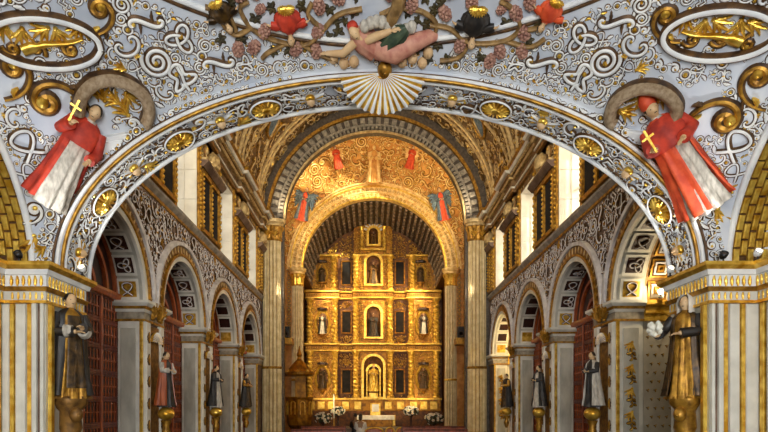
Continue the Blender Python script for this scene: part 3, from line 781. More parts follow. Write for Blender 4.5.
for q, k_ in (((126, 118), 's_scroll'), ((136, 106), 'c_scroll'), ((104, 88), 'spiral_disc'), ((92, 96), 'volute'), ((120, 92), 'c_scroll'), ((134, 122), 'small_curl'), ((620, 122), 's_scroll'), ((630, 100), 'c_scroll'), ((662, 98), 'spiral_disc'), ((622, 108), 'volute'), ((648, 94), 'c_scroll'), ((612, 134), 'small_curl')): scroll_at(*q, .11, rng.uniform(0, 6), k_, fam=STU if k_ != 'volute' else GLD)
# oval cartouches with gilt foliage at the upper corners
for (cx, cy, rx, ry, tl, sd) in ((42, 40, 58, 25, .12, 1), (722, 32, 58, 25, -.08, -1)):
    pts = [(cx + rx * math.cos(a) * math.cos(tl) - ry * math.sin(a) * math.sin(tl), cy + rx * math.cos(a) * math.sin(tl) + ry * math.sin(a) * math.cos(tl)) for a in [2 * PI * i / 14 for i in range(15)]]
    surf_band('cartouche_rim', pts, .055, .12, (0, 0, 1, 1, 0, 0), ('edge_brown', 'stucco_white'))
    for q in pts: keep(*q, .1)
    for i in range(5):
        qx, qy = cx + rx * (-.66 + .32 * i), cy - 8 + 5 * (i % 2); scroll_at(qx, qy, .15, rng.uniform(-.7, .7) + PI, 'acanthus_spray', fam=GLD)
    surf_band('trumpet', [(cx - sd * 20, cy + 10), (cx, cy + 4), (cx + sd * 26, cy + 2), (cx + sd * 40, cy - 2)], [.06, .035, .026, .022, .02], .07, 0, ('gold',)); keep(cx, cy + 5, .1); keep(cx + sd * 20, cy + 3, .1)
    for i in range(3): scroll_at(cx + (-.55 + .5 * i) * rx, cy + 9, .14, rng.uniform(0, 6), 'small_curl', fam=GLD)
# vine of the family tree: branches, leaves, bunches and half figures
vines = [[(398, 0), (392, 8), (380, 14)], [(392, 6), (420, 10), (436, 22), (432, 36), (420, 34)], [(430, 24), (450, 28), (470, 42), (505, 40), (520, 26), (512, 8), (500, 0)], [(470, 40), (460, 56), (440, 60)],
         [(520, 30), (540, 26), (552, 12), (546, 0)], [(362, 8), (338, 14), (322, 30), (305, 44), (276, 40), (252, 28), (240, 8), (248, 0)], [(300, 42), (320, 54), (338, 60)], [(252, 26), (236, 34), (222, 22), (218, 4)], [(286, 42), (268, 52), (262, 58)], [(322, 28), (308, 14), (312, 2)], [(236, 30), (228, 14), (205, 6)], [(505, 40), (530, 46), (545, 38)]]
for v in vines:
    surf_band('vine_branch', v, .028, .07, 0, ('branch',))
    for q in v: keep(*q, .06)
bunch = MB()
for i in range(5):
    for k in range(6):
        a = 2 * PI * k / 6 + .5 * i; z = -1 + 2 * i / 4; r = .62 * math.sqrt(max(.05, 1 - (z * .85) ** 2)); bunch.ell((r * math.cos(a), z * .75, .3 + r * math.sin(a) * .6), (.26, .26, .26), 6, 4)
bunch.ell((0, 0, .25), (.6, .85, .4), 8, 6)
bunch = bunch.mesh('grape_bunch', M('grape'), True)
vleaf = MB()
for k in range(5):
    a = -2.0 + k; vleaf.leaf((0, -.3), (math.sin(a) * .9, -.3 + math.cos(a) * .95), .34, .3, 0, 0)
vleaf = vleaf.mesh('vine_leaf', M('leaf_dark'))
def on_sail(nm, me, px, py, r, rot=0):
    p, nn = sail_hit(px, py); link(nm, me, ceil_choir, frame(p, nn, (0, 0, 1), r, rot)); taken.append((p, r * .8))
for q in ((254, 46), (264, 30), (318, 30), (319, 5), (316, 50), (296, 48), (460, 44), (472, 2), (516, 12), (500, 50), (490, 60), (524, 32), (445, 12), (522, 50), (238, 48), (412, 4)): on_sail('grape_bunch', bunch, *q, .105, rng.uniform(-.6, .6))
for q in ((230, 28), (243, 40), (255, 20), (274, 52), (290, 50), (330, 38), (336, 20), (338, 30), (418, 48), (428, 60), (436, 46), (448, 60), (440, 2), (425, 24), (530, 40), (538, 20), (210, 16), (270, 8), (300, 6), (480, 58), (506, 24), (222, 40)): on_sail('vine_leaf', vleaf, *q, .1, rng.uniform(0, 6))

def bust(px, py, H, robe, up, label, extra=None):
    """half figure in drapery growing out of a gilt calyx, hanging from the vault"""
    p, nn = sail_hit(px, py); mw = figmat(p + nn * .06, nn, up, H)
    t = thing('relief_figure', label, 'relief figure', mw)
    loft([(-.02, .16, .12, 0, 0), (.1, .3, .16, 0, 0), (.22, .34, .18, 0, 0), (.36, .3, .17, 0, 0), (.5, .24, .15, 0, 0), (.58, .12, .1, 0, 0), (.64, .08, .08, 0, 0)], 28, 9, .16, 4, ftop=.9).build('robe', M(robe), t, True)
    for sx in (-1, 1):
        loft([(0, .05, .05, 0, 0), (.14, .11, .07, 0, 0), (.3, .09, .06, 0, 0)], 12, 5, .2, 3, ftop=.9).build('sleeve', M(robe), t, True, Matrix.Translation((sx * .2, -.05, .42)) @ Matrix.Rotation(sx * 1.9, 4, 'Y'))
        hb = MB(); hand_mb(hb, (sx * .46, -.07, .32), (sx * .8, -.2, -.3), .1, 0, sx); hb.build('hand', M('skin'), t, True)
    head_mb(MB(), (0, -.06, .78), .12).build('head', M('skin', 'eye'), t, True)
    hb = MB().ell((0, 0, .83), (.125, .12, .12), 12, 8); hb.build('hair', M('hair'), t, True)
    c = MB()
    for k in range(11):
        a = -1.4 + 2.8 * k / 10; c.leaf((0, 0), (.24 * math.sin(a), .22 * math.cos(a)), .055, .1, 0, 0)
    c.build('calyx', M('gold'), t, False, Matrix.Translation((0, -.1, -.14)) @ Matrix.Rotation(PI / 2, 4, 'X'))
    taken.append((p, .28)); return t
bust(286, 7, .5, 'red_cloth', (0.1, 1, -1), 'half figure in red drapery on a gilt calyx among vine branches')
bust(478, 8, .54, 'black_cloth', (-.1, 1, -1), 'half figure in black cloak on a gilt calyx in the vine')
bust(216, 1, .42, 'statue_dark', (.5, 1, -1), 'half figure with brown robe at the top edge above the scrollwork')
bust(556, 0, .42, 'orange_cloth', (-.5, 1, -1), 'half figure in orange and red at the top edge of the vault')
for q in ((286, 20), (300, 18), (268, 22), (475, 25), (455, 20), (498, 24)): keep(*q, .2)
# reclining founder of the vine
p, nn = sail_hit(385, 42); up = Vector((0, 0, 1)); mw = figmat(p - nn * .03, nn, (0, .0, 1), 1.0)
rec = thing('reclining_figure', 'reclining bearded man in pink robe from whom the vine grows', 'relief figure', mw)
back = MB(); back.ell((0, .03, -.02), (.95, .02, .33), 24, 10); back.build('blue_ground', M('blue_cloth'), rec, True)
lg = MB().tube([(-.1, -.1, -.02), (.15, -.18, -.06), (.4, -.16, .06), (.62, -.12, .12), (.72, -.1, .1)], [.17, .15, .12, .09, .05], 14)
loft([(0, .16, .13, 0, 0), (.2, .17, .14, 0, 0), (.34, .15, .12, 0, 0), (.42, .07, .07, 0, 0)], 20, 8, .12, 3, ftop=1).build('torso', M('pink_cloth'), rec, True, Matrix.Translation((-.12, -.08, -.08)) @ Matrix.Rotation(-.9, 4, 'Y'))
lg.build('robe', M('pink_cloth'), rec, True)
loft([(0, .1, .06, 0, 0), (.2, .16, .08, 0, 0), (.4, .06, .05, 0, 0)], 18, 7, .25, 6, ftop=1).build('cloak', M('green_cloth'), rec, True, Matrix.Translation((-.02, -.2, .02)) @ Matrix.Rotation(.9, 4, 'Y'))
head_mb(MB(), (0, 0, 0), .085).build('head', M('skin', 'eye'), rec, True, Matrix.Translation((-.42, -.17, .2)) @ Matrix.Rotation(-.7, 4, 'Y'))
MB().ell((-.45, -.12, .26), (.08, .07, .07), 10, 6).build('hair', M('red_cloth'), rec, True)
for A in ([(-.42, -.14, .06), (-.6, -.16, -.08), (-.84, -.12, -.1)], [(-.25, -.16, .1), (-.1, -.24, .2), (.08, -.24, .26)]):
    mb = MB().tube(A, [.06, .055, .035], 10); hand_mb(mb, A[2], Vector(A[2]) - Vector(A[1]), .09); mb.build('arm', M('skin'), rec, True)
mb = MB()
for i in range(9):
    a = 6.0 * i / 8; mb.ell((-.28 + .08 * i, -.16, .28 + .06 * math.sin(a)), (.075, .07, .085), 8, 6)
mb.build('curling_hair_scroll', M('alb'), rec, True)
mb = MB().tube([(.02, -.1, .1), (.06, -.14, .3), (.16, -.14, .5), (.2, -.1, .68)], [.07, .08, .09, .1], 10); mb.build('vine_trunk', M('branch'), rec, True)
for i, q in enumerate([(-.75, -.06, -.2), (-.6, -.07, -.27), (-.45, -.07, -.25), (.25, -.08, -.25), (.4, -.08, -.2), (.55, -.06, -.28), (.62, -.07, -.13)]):
    mb = MB().ell(q, (.075, .07, .085), 10, 7); mb.ell((q[0], q[1] - .06, q[2]), (.02, .02, .03), 6, 4); mb.build('cherub_face', M('skin'), rec, True)
mb = MB().ell((0, -.12, -.34), (.11, .1, .12), 12, 8); mb.ell((0, -.21, -.35), (.025, .03, .035), 6, 4); mb.build('keystone_head', M('old_gold'), rec, True)
for q in ((345, 40), (360, 30), (380, 30), (400, 30), (415, 40), (430, 48), (370, 50), (395, 52), (385, 20)): keep(*q, .26)

# --- the two saints on the pendentives
def saint(foot, headp, H, **kw):
    p, nn = sail_hit(*foot); q, n2 = sail_hit(*headp); up = (q - p)
    nrm = (nn + n2).normalized(); L = up.length
    return figmat(p + nrm * .16, nrm + Vector((0, -.15, 0)), up, L), L
CROSS = lambda: MB().box((-.008, -.008, -.1), (.008, .008, .09)).box((-.045, -.008, .02), (.045, .008, .036))
mw, L = saint((44, 200), (97, 104), 1)
mw = mw @ Matrix.Rotation(-.25, 4, 'Z')
st = figure('saint_relief', 'saint in a red cape over a pale alb, bareheaded, holding a small cross', 'saint figure', mw, robe='alb', cape='red_cloth', armr=[(-.12, 0, .785), (-.17, -.06, .66), (-.10, -.17, .76)], arml=[(.12, 0, .785), (.17, -.04, .62), (.14, -.16, .55)], seed=3, sleeve='red_cloth', cape_th=(.35, 1.5 * PI - .5))
loft([(.62, .145, .125, 0, -.01), (.7, .15, .12, 0, -.008), (.78, .135, .1, 0, 0), (.84, .07, .06, 0, 0)], 30, 7, .05, 2, ftop=2).build('mozzetta', M('red_cloth'), st, True)
CROSS().build('cross', M('gold'), st, False, Matrix.Translation((-.12, -.22, .86)))
mw, L = saint((712, 205), (648, 100), 1)
mw = mw @ Matrix.Rotation(.45, 4, 'Z')
st = figure('saint_relief', 'saint in red mitre and red cape leaning forward with a small cross', 'saint figure', mw, robe='alb', cape='orange_cloth', armr=[(-.12, 0, .785), (-.18, -.08, .66), (-.2, -.26, .68)], arml=[(.12, 0, .785), (.16, -.08, .64), (.02, -.2, .62)], seed=8, hat='mitre', sleeve='red_cloth', cape_th=(-PI / 2 + 1.05, 1.5 * PI - .12))
loft([(.6, .15, .13, 0, -.012), (.7, .155, .125, 0, -.01), (.78, .14, .105, 0, 0), (.84, .075, .065, 0, 0)], 30, 7, .05, 2, ftop=2).build('mozzetta', M('red_cloth'), st, True)
CROSS().build('cross', M('gold'), st, False, Matrix.Translation((-.21, -.33, .76)))
for (a, b) in (((44, 200), (97, 110)), ((712, 205), (650, 105))):
    for i in range(12):
        t = i / 11; q = (a[0] + (b[0] - a[0]) * t, a[1] + (b[1] - a[1]) * t); keep(*q, .26 if t < .85 else .14)
# volute consoles and pages of the book under the saints
scroll_at(32, 215, .2, 0, 'volute'); scroll_at(714, 215, .2, 0, 'volute', True); scroll_at(33, 246, .2, PI, 'acanthus_spray', fam=GLD); scroll_at(718, 246, .2, PI, 'acanthus_spray', fam=GLD)
for i in range(5):
    for px, py, rr in ((98 + 4 * i, 172 - 9 * i, .45), (650 - 3.5 * i, 178 - 8 * i, -.45)):
        p, nn = sail_hit(px, py); link('book_page', bpy.data.meshes.get('book_page') or MB().bevbox((-.17, -.035, 0), (.17, .035, .1), .015, (2, 1), [1] * 10).mesh('book_page', M('gold', 'stucco_white')), ceil_choir, frame(p, nn, (0, 0, 1), 1, rr)); taken.append((p, .12))

def samp(r):
    x = -r.uniform(0, WX - .06); y = r.uniform(5.0, 8.17); p, nn = sail(x, y); return p, nn, Vector((0, 0, 1))
def okk(p, r):
    d = math.hypot(p[0], p[1] - YC)
    return d - r > RING + .06 and p[1] + r * .8 < 8.2 and abs(p[0]) + r * .6 < WX - .03 and seen(p, 60)
tm = taken + [(Vector((-q.x, q.y, q.z)), r) for q, r in taken]
pl = pack(samp, okk, [(.25, 9000), (.2, 12000), (.15, 16000), (.11, 22000), (.08, 26000), (.055, 30000), (.04, 20000)], rng, tm)
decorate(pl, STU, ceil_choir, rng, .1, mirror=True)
def okr(p, r):
    d = math.hypot(p[0], p[1] - YC); return d + r < RING - .16 and seen(p, 40) and pix(p)[0] < 205
pl = pack(samp, okr, [(.24, 3000), (.17, 5000), (.12, 8000), (.08, 12000), (.05, 12000)], rng, tm)
decorate(pl, STU, ceil_choir, rng, .12, mirror=True)

def okv(p, r):
    d = math.hypot(p[0], p[1] - YC); return d + r < RING - .08 and seen(p, 20) and 205 < pix(p)[0] < 375
def samp(r):
    x = -r.uniform(0, 3.2); y = r.uniform(6.4, 8.1); p, nn = sail(x, y); return p, nn, Vector((0, 0, 1))
for (p, nn, up, r) in pack(samp, okv, [(.095, 4000), (.075, 4000)], rng, tm):
    for s in (-1, 1):
        q = Vector((p.x * s, p.y, p.z)); m = Vector((nn.x * s, nn.y, nn.z)); k = rng.random()
        link('grape_bunch' if k < .4 else 'vine_leaf', bunch if k < .4 else vleaf, ceil_choir, frame(q, m, up, r * 1.05, rng.uniform(0, 6)))
# ------------------------------------------------------------------ nave: floor, walls with arcades, clerestory, cornice, vault
mb = MB(); mb.box((-9, -9, -.3), (9, 40, -.012))
floor = props(mb.build('floor', M('grout')), 'grey stone paved floor of the nave', 'floor', kind='structure')
tile = MB().bevbox((-.49, -.49, -.02), (.49, .49, 0), .006, (2, 1)).mesh('paving_stone', M('floor_stone'))
for i in range(-4, 5):
    for j in range(14, 38):
        link('paving_stone', tile, floor, Matrix.Translation((i * 1.0, j * 1.0 - .5, 0)))
OPEN = [(9.4, 12.5), (13.6, 16.7), (17.75, 20.85), (21.9, 25.0)]
R_A, Z_I, Z_L, Z_C, Z_T = 1.55, 4.0, 6.75, 9.75, 10.55
WALLX = {-1: 5.28, 1: 5.38}
XJ = .62     # depth of the jambs
YB, YE = 9.0, 26.0
def arch_z(y):
    for a, b in OPEN:
        c = (a + b) / 2
        if a < y < b: return Z_I + math.sqrt(max(0, R_A ** 2 - (y - c) ** 2))
    return None
WZ0, WZ1 = 6.95, 9.5
def wallrot(s):  # frame normal for the wall on side s
    return Vector((-s, 0, 0))
orng = random.Random(21)
capm = {}
for s in (-1, 1):
    W = WALLX[s]; X = s * W; w = MB()
    ys = [YB]
    for a, b in OPEN:
        c = (a + b) / 2; ys += [a] + [c - R_A * math.cos(PI * k / 24) for k in range(1, 24)] + [b]
    ys.append(YE); ys = sorted(set(ys))
    for y0, y1 in zip(ys, ys[1:]):
        m = (y0 + y1) / 2; inside = any(a < m < b for a, b in OPEN)
        z0 = (arch_z(y0) or Z_I) if inside else 0; z1 = (arch_z(y1) or Z_I) if inside else 0
        w.add([(X, y0, z0), (X, y1, z1), (X, y1, Z_L), (X, y0, Z_L)], [(0, 1, 2, 3)], 0)
        if inside: w.add([(X, y0, z0), (X, y1, z1), (X + s * XJ, y1, z1), (X + s * XJ, y0, z0)], [(0, 1, 2, 3)], 1)
    for a, b in OPEN:
        for y in (a, b): w.add([(X, y, 0), (X + s * XJ, y, 0), (X + s * XJ, y, Z_I), (X, y, Z_I)], [(0, 1, 2, 3)], 1)
    # clerestory band with window openings
    cuts = [YB] + [q for ab in WIN for q in ab] + [YE]
    for i in range(len(cuts) - 1):
        y0, y1 = cuts[i], cuts[i + 1]
        if i % 2 == 0: w.add([(X, y0, Z_L), (X, y1, Z_L), (X, y1, Z_T), (X, y0, Z_T)], [(0, 1, 2, 3)], 2)
        else:
            w.add([(X, y0, Z_L), (X, y1, Z_L), (X, y1, WZ0), (X, y0, WZ0)], [(0, 1, 2, 3)], 2); w.add([(X, y0, WZ1), (X, y1, WZ1), (X, y1, Z_T), (X, y0, Z_T)], [(0, 1, 2, 3)], 2)
            XO = X + s * .8
            for y in (y0, y1): w.add([(X, y, WZ0), (XO, y, WZ0), (XO, y, WZ1), (X, y, WZ1)], [(0, 1, 2, 3)], 3)
            for z in (WZ0, WZ1): w.add([(X, y0, z), (XO, y0, z), (XO, y1, z), (X, y1, z)], [(0, 1, 2, 3)], 3)
            # outer skin round the opening so no light leaks
    XO = X + s * 1.0
    for i in range(len(cuts) - 1):
        y0, y1 = cuts[i], cuts[i + 1]
        if i % 2 == 0: w.box((min(XO, XO + s * .2), y0, 6.5), (max(XO, XO + s * .2), y1, 11), 3)
        else:
            w.box((min(XO, XO + s * .2), y0, 6.5), (max(XO, XO + s * .2), y1, WZ0), 3); w.box((min(XO, XO + s * .2), y0, WZ1), (max(XO, XO + s * .2), y1, 11), 3)
    side = 'left' if s < 0 else 'right'
    wall = props(w.build('wall_' + side, M('wall_ground', 'marble', 'vault_ground', 'cream')), ('nave wall with cream shaded window reveals' if s < 0 else 'nave wall with sunlit window reveals and open chapels'), 'wall', kind='structure')
    # ledge, main cornice
    def run(nm, m, prof, path=None):
        MB().sweep(path or [(X, YB), (X, YE)], prof, -s).build(nm, M(m), wall)
    run('ledge', 'ledge', [(0, Z_L - .12), (.05, Z_L - .12), (.13, Z_L - .02), (.13, Z_L + .05), (0, Z_L + .05)])
    run('ledge_white', 'wall_scroll', [(0, Z_L + .05), (.08, Z_L + .05), (.08, Z_L + .1), (0, Z_L + .1)])
    run('ledge_gilding', 'old_gold', [(0, Z_L - .18), (.03, Z_L - .18), (.045, Z_L - .12), (0, Z_L - .12)])
    cp = [(X, YB)]
    for k in range(4):
        yc = 13.05 + 4.17 * k
        cp += [(X, yc - .45), (X - s * .14, yc - .45), (X - s * .14, yc + .45), (X, yc + .45)]
    cp = [p for p in cp if p[1] <= YE]; cp.append((cp[-1][0], YE))
    for nm, m, prof in (('architrave', 'brown_gold', [(0, 9.72), (.1, 9.72), (.12, 9.84), (0, 9.84)]), ('white_moulding', 'marble_white', [(0, 9.84), (.16, 9.84), (.16, 9.90), (0, 9.90)]),
                        ('frieze', 'vault_ground', [(0, 9.90), (.12, 9.90), (.12, 10.14), (0, 10.14)]), ('bed_moulding', 'vault_scroll', [(0, 10.14), (.22, 10.14), (.26, 10.22), (0, 10.22)]),
                        ('dentil_band', 'brown_gold', [(0, 10.22), (.3, 10.22), (.3, 10.3), (0, 10.3)]), ('white_cornice', 'marble_white', [(0, 10.3), (.4, 10.3), (.46, 10.38), (0, 10.38)]), ('gilded_cornice', 'old_gold', [(0, 10.38), (.42, 10.38), (.5, 10.5), (0, 10.55)])):
        run(nm, m, prof, cp)
    dn = MB().cbox((0, 0, 0), (.08, .09, .07)).mesh('dentil', M('vault_scroll'))
    for j in range(96): link('dentil', dn, wall, Matrix.Translation((X - s * .32, 9.2 + .175 * j, 10.26)))
    # clerestory: windows, reveals with beaded gilt strips, framed picture pairs
    bead = MB().ell((0, 0, 0), (.04, .04, .05), 6, 4).mesh('bead', M('gold'), True)
    for k, (a, b) in enumerate(WIN):
        wi = thing('window_%d' % (k + 1 + (4 if s > 0 else 0)), 'tall clerestory window with %s reveal, %s from the front arch on the %s side' % ('cream' if s < 0 else 'sunlit', ('first', 'second', 'third', 'fourth')[k], side), 'window', kind='structure')
        XG = X + s * .8
        fr = MB()
        for (lo, hi) in (((a, WZ0), (a + .07, WZ1)), ((b - .07, WZ0), (b, WZ1)), ((a, WZ0), (b, WZ0 + .07)), ((a, WZ1 - .07), (b, WZ1)), (((a + b) / 2 - .03, WZ0), ((a + b) / 2 + .03, WZ1)), ((a, 8.2), (b, 8.26))):
            fr.box((min(XG, XG + s * .06), lo[0], lo[1]), (max(XG, XG + s * .06), hi[0], hi[1]))
        fr.build('window_frame', M('wood_dark'), wi)
        for (u0, u1) in ((a + .07, (a + b) / 2 - .03), ((a + b) / 2 + .03, b - .07)):
            for (v0, v1) in ((WZ0 + .07, 8.2), (8.26, WZ1 - .07)):
                MB().box((min(XG + s * .02, XG + s * .035), u0, v0), (max(XG + s * .02, XG + s * .035), u1, v1)).build('pane', M('frosted_glass'), wi)
        # stone courses of the far reveal
        for (z0, z1) in ((6.95, 7.75), (7.75, 8.62), (8.62, 9.5)):
            for (x0, x1) in ((0, .36), (.36, .8)):
                MB().bevbox((min(X + s * x0, X + s * x1) + .003, b - .02, z0 + .004), (max(X + s * x0, X + s * x1) - .003, b + .01, z1 - .004), .004, (1, -1)).build('reveal_block', M('cream'), wall)
        for y in (a - .1, b + .1):
            str_ = MB().bevbox((min(X, X - s * .07), y - .08, Z_L + .07), (max(X, X - s * .07), y + .08, 9.7), .02, (0, -s)).build('gilded_strip', M('old_gold'), wall)
            for j in range(20 if k < 2 else 10): link('bead', bead, str_, Matrix.Translation((X - s * .075, y, 7.0 + (.135 if k < 2 else .27) * j)) @ Matrix.Scale(1 if k < 2 else 1.5, 4))
    for k, yc in enumerate([13.4, 17.52, 21.67, 25.35]):
        pf = thing('painting_frame', '%s gilt double frame with two dark tall paintings high on the %s nave wall' % (('nearest', 'second', 'third', 'furthest')[k], side), 'picture frame', Matrix.Translation((X, yc, 0)), 'double framed paintings between the clerestory windows')
        hw = .9 if k < 3 else .5
        f = MB()
        for y in (-hw, 0, hw): f.bevbox((min(0, -s * .12), y - .06, 6.95), (max(0, -s * .12), y + .06, 8.75), .02, (0, -s))
        f.box((min(0, -s * .12), -hw, 6.9), (max(0, -s * .12), hw, 7.02)); f.box((min(0, -s * .12), -hw, 8.62), (max(0, -s * .12), hw, 8.78))
        f.build('frame', M('old_gold'), pf)
        for q in (-1, 1): MB().bevbox((min(0, -s * .05), min(q * .06, q * (hw - .06)), 7.02), (max(0, -s * .05), max(q * .06, q * (hw - .06)), 8.62), .01, (0, -s)).build('canvas', M('painting'), pf)
        MB().sweep([(0, -hw - .15), (0, hw + .15)], [(0, 8.78), (.16, 8.78), (.3, 8.92), (.3, 8.98), (0, 8.98)], -s).build('cornice', M('wall_ground'), pf)
        MB().sweep([(0, -hw - .12), (0, hw + .12)], [(0, 8.98), (.22, 8.98), (.27, 9.06), (0, 9.06)], -s).build('upper_moulding', M('vault_scroll'), pf)
        for y in (-hw, 0, hw):
            for j in range(12): link('bead', bead, pf, Matrix.Translation((-s * .125, y, 7.05 + .14 * j)))
        m = MB().lathe([(.02, 0), (.2, .06), (.24, .2), (.2, .4), (.1, .52), (.02, .6)], (-s * .14, 0, 9.07), 12, mod=lambda a, z: 1 + .12 * math.sin(6 * a + 18 * z)); m.build('pinecone_finial', M('vault_scroll'), pf)
        for q in (-1, 1): link('volute', VAU['volute'], pf, frame((-s * .06, q * .5, 9.36), (-s, 0, 0), (0, 0, 1), .3, 0, flip=(q * s > 0)))
    # archivolts
    for k, (a, b) in enumerate(OPEN):
        c = (a + b) / 2
        for nm, m, prof in (('archivolt', 'marble_white', [(R_A, 0), (R_A, .07), (R_A + .13, .07), (R_A + .13, 0)]), ('archivolt_gilding', 'old_gold', [(R_A + .13, 0), (R_A + .13, .11), (R_A + .19, .11), (R_A + .19, 0)]),
                            ('archivolt_band', 'brown_gold', [(R_A + .19, 0), (R_A + .19, .05), (R_A + .41, .05), (R_A + .41, 0)]), ('archivolt_rim', 'wall_scroll', [(R_A + .41, 0), (R_A + .41, .11), (R_A + .5, .12), (R_A + .53, 0)])):
            ob_ = MB().arch((X, c, Z_I), (0, 1, 0), (-s, 0, 0), prof, 36).build(nm, M(m), wall)
            if nm == 'archivolt_band': band_ = ob_
        sm = VAU['single_leaf']
        for j in range(26 if k < 3 else 0):
            t = PI * (j + .5) / 26
            link('archivolt_leaf', sm, band_, frame((X - s * .05, c + (R_A + .3) * math.cos(t), Z_I + (R_A + .3) * math.sin(t)), (-s, 0, 0), (0, math.cos(t), math.sin(t)), .1, PI / 2))
        # soffit panels: white frame with dark filigree
        for j in range(9):
            t0, t1 = PI * (j + .06) / 9, PI * (j + .94) / 9
            if j < 4 or True:
                MB().arch((X + s * .06, c, Z_I), (0, 1, 0), (s, 0, 0), [(R_A - .035, 0), (R_A - .035, .5), (R_A, .5)], 4, 0, t0, t1).build('soffit_frame', M('marble_white'), wall)
                pan_ = MB().arch((X + s * .12, c, Z_I), (0, 1, 0), (s, 0, 0), [(R_A - .04, 0), (R_A - .04, .38), (R_A, .38)], 4, 0, t0 + .04, t1 - .04).build('soffit_panel', M('wood_dark' if j % 8 else 'gold'), wall)
                if k < 2:
                    t = (t0 + t1) / 2; rr = R_A - .045
                    link('filigree', WAL['trefoil_knot' if j % 2 else 'strap_knot'], pan_, frame((X + s * .31, c + rr * math.cos(t), Z_I + rr * math.sin(t)), (0, -math.cos(t), -math.sin(t)), (1, 0, 0), .19))
    # piers: imposts, marble jamb panels, niches
    piers = [(8.95, 9.4), (12.5, 13.6), (16.7, 17.75), (20.85, 21.9), (25.0, 26.0)]
    CAPS = [('capital_cornice', 'marble_white', [(0, 4.0), (.2, 4.0), (.2, 3.94), (.13, 3.88), (0, 3.88)]), ('capital_gilding', 'old_gold', [(0, 3.88), (.12, 3.88), (.1, 3.82), (0, 3.82)]), ('capital_moulding', 'marble_white', [(0, 3.82), (.09, 3.82), (.06, 3.76), (0, 3.76)]),
            ('capital_frieze', 'arch_light', [(0, 3.76), (.05, 3.76), (.05, 3.6), (0, 3.6)]), ('astragal', 'old_gold', [(0, 3.6), (.07, 3.6), (.07, 3.55), (0, 3.55)])]
    for k, (a, b) in enumerate(piers):
        last = k == 4
        XB = X + s * XJ
        path = [(XB, a), (X, a), (X, b), (XB, b)] if not last else [(XB, a), (X, a), (X, b)]
        if k == 0: path = [(X, a), (X, b), (XB, b)]
        for nm, m, prof in CAPS: MB().sweep(path, prof, -s).build(nm, M(m), wall)
        # jamb panel facing the entrance (near side of pier) and its gilt frame
        if k > 0:
            x0, x1 = X + s * .04, X + s * (XJ - .03)
            lo, hi = min(x0, x1), max(x0, x1)
            MB().bevbox((lo, a - .03, .3), (hi, a + .01, 3.55), .01, (1, -1)).build('jamb_frame', M('marble_white'), wall)
            MB().bevbox((lo + .1, a - .05, .5), (hi - .1, a - .02, 3.4), .012, (1, -1)).build('jamb_panel', M('marble'), wall)
            for xx in (x0, ): MB().bevbox((min(X - s * .01, X + s * .06), a - .06, .3), (max(X - s * .01, X + s * .06), a, 3.55), .012, (1, -1)).build('gilded_strip', M('gold'), wall)
            if s > 0 and k in (1, 4):
                for j in range(4):
                    for q in range(3): link('garland_leaf', GLD['leaf_trefoil' if q else 'acanthus_spray'], wall, frame(((lo + hi) / 2 + .03 * (q - 1), a - .06, 2.98 - .52 * j - .13 * q), (0, -1, 0), (0, 0, 1), (.16 - .03 * q), PI + .4 * (q - 1)))
        # pier face: white side strips with gilt drops, niche, gilt capital spray
        if 0 < k < 4:
            for yy in (a + .14, b - .14):
                MB().bevbox((min(X, X - s * .08), yy - .12, .3), (max(X, X - s * .08), yy + .12, 3.55), .02, (0, -s)).build('pier_strip', M('marble_white'), wall)
                for j in range(5 if k < 3 else 3): link('gilded_drop', GLD['single_leaf'], wall, frame((X - s * .08, yy, 1.2 + .5 * j), (-s, 0, 0), (0, 0, 1), .13, PI / 2))
            yc = (a + b) / 2
            MB().bevbox((min(X, X - s * .05), yc - .27, .3), (max(X, X - s * .05), yc + .27, 3.5), .02, (0, -s)).build('niche_panel', M('brown_gold'), wall)
            link('niche_shell', sh, wall, frame((X - s * .07, yc, 3.1), (-s, 0, 0), (0, 0, -1), .3))
            for q in (-1, 0, 1): link('capital_spray', WAL['acanthus_spray'], wall, frame((X - s * (.12 + .05 * (q == 0)), yc + .2 * q, 3.82), (-s, 0, -.3), (0, 0, 1), .26, .35 * q))
    # spandrel scrollwork
    def ssp(r):
        y = r.uniform(9.1, 25.4); z = r.uniform(4.1, 6.5); return Vector((X, y, z)), Vector((-s, 0, 0)), Vector((0, 0, 1))
    def sok(p, r):
        if p[2] + r > 6.56 or p[2] - r < 4.06: return False
        return all(math.hypot(p[1] - (a + b) / 2, p[2] - Z_I) - r * .9 > R_A + .52 for a, b in OPEN)
    pl = pack(ssp, sok, [(.27, 5000), (.2, 7000), (.14, 10000), (.1, 15000), (.07, 20000), (.05, 14000)], orng)
    near = [q for q in pl if q[0].y < 17.6]; far = [q for q in pl if q[0].y >= 17.6]
    decorate(near, WAL, wall, orng, .12); decorate(far, WAL, wall, orng, .12, joined='scrollwork')
    # ornament between clerestory frames and cornice
    def ssp(r):
        y = r.uniform(11, 25.9); z = r.uniform(6.9, 9.68); return Vector((X, y, z)), Vector((-s, 0, 0)), Vector((0, 0, 1))
    def sok(p, r):
        for a, b in WIN:
            if a - .2 - r < p[1] < b + .2 + r and p[2] - r < WZ1 + .02: return False
        for yc in (13.4, 17.52, 21.67, 25.35):
            if abs(p[1] - yc) < 1.0 + r and p[2] - r < 9.1: return False
        return p[2] + r < 9.7
    decorate(pack(ssp, sok, [(.2, 3000), (.13, 5000), (.08, 8000)], orng), VAU, wall, orng, .12, joined='clerestory_scrollwork')

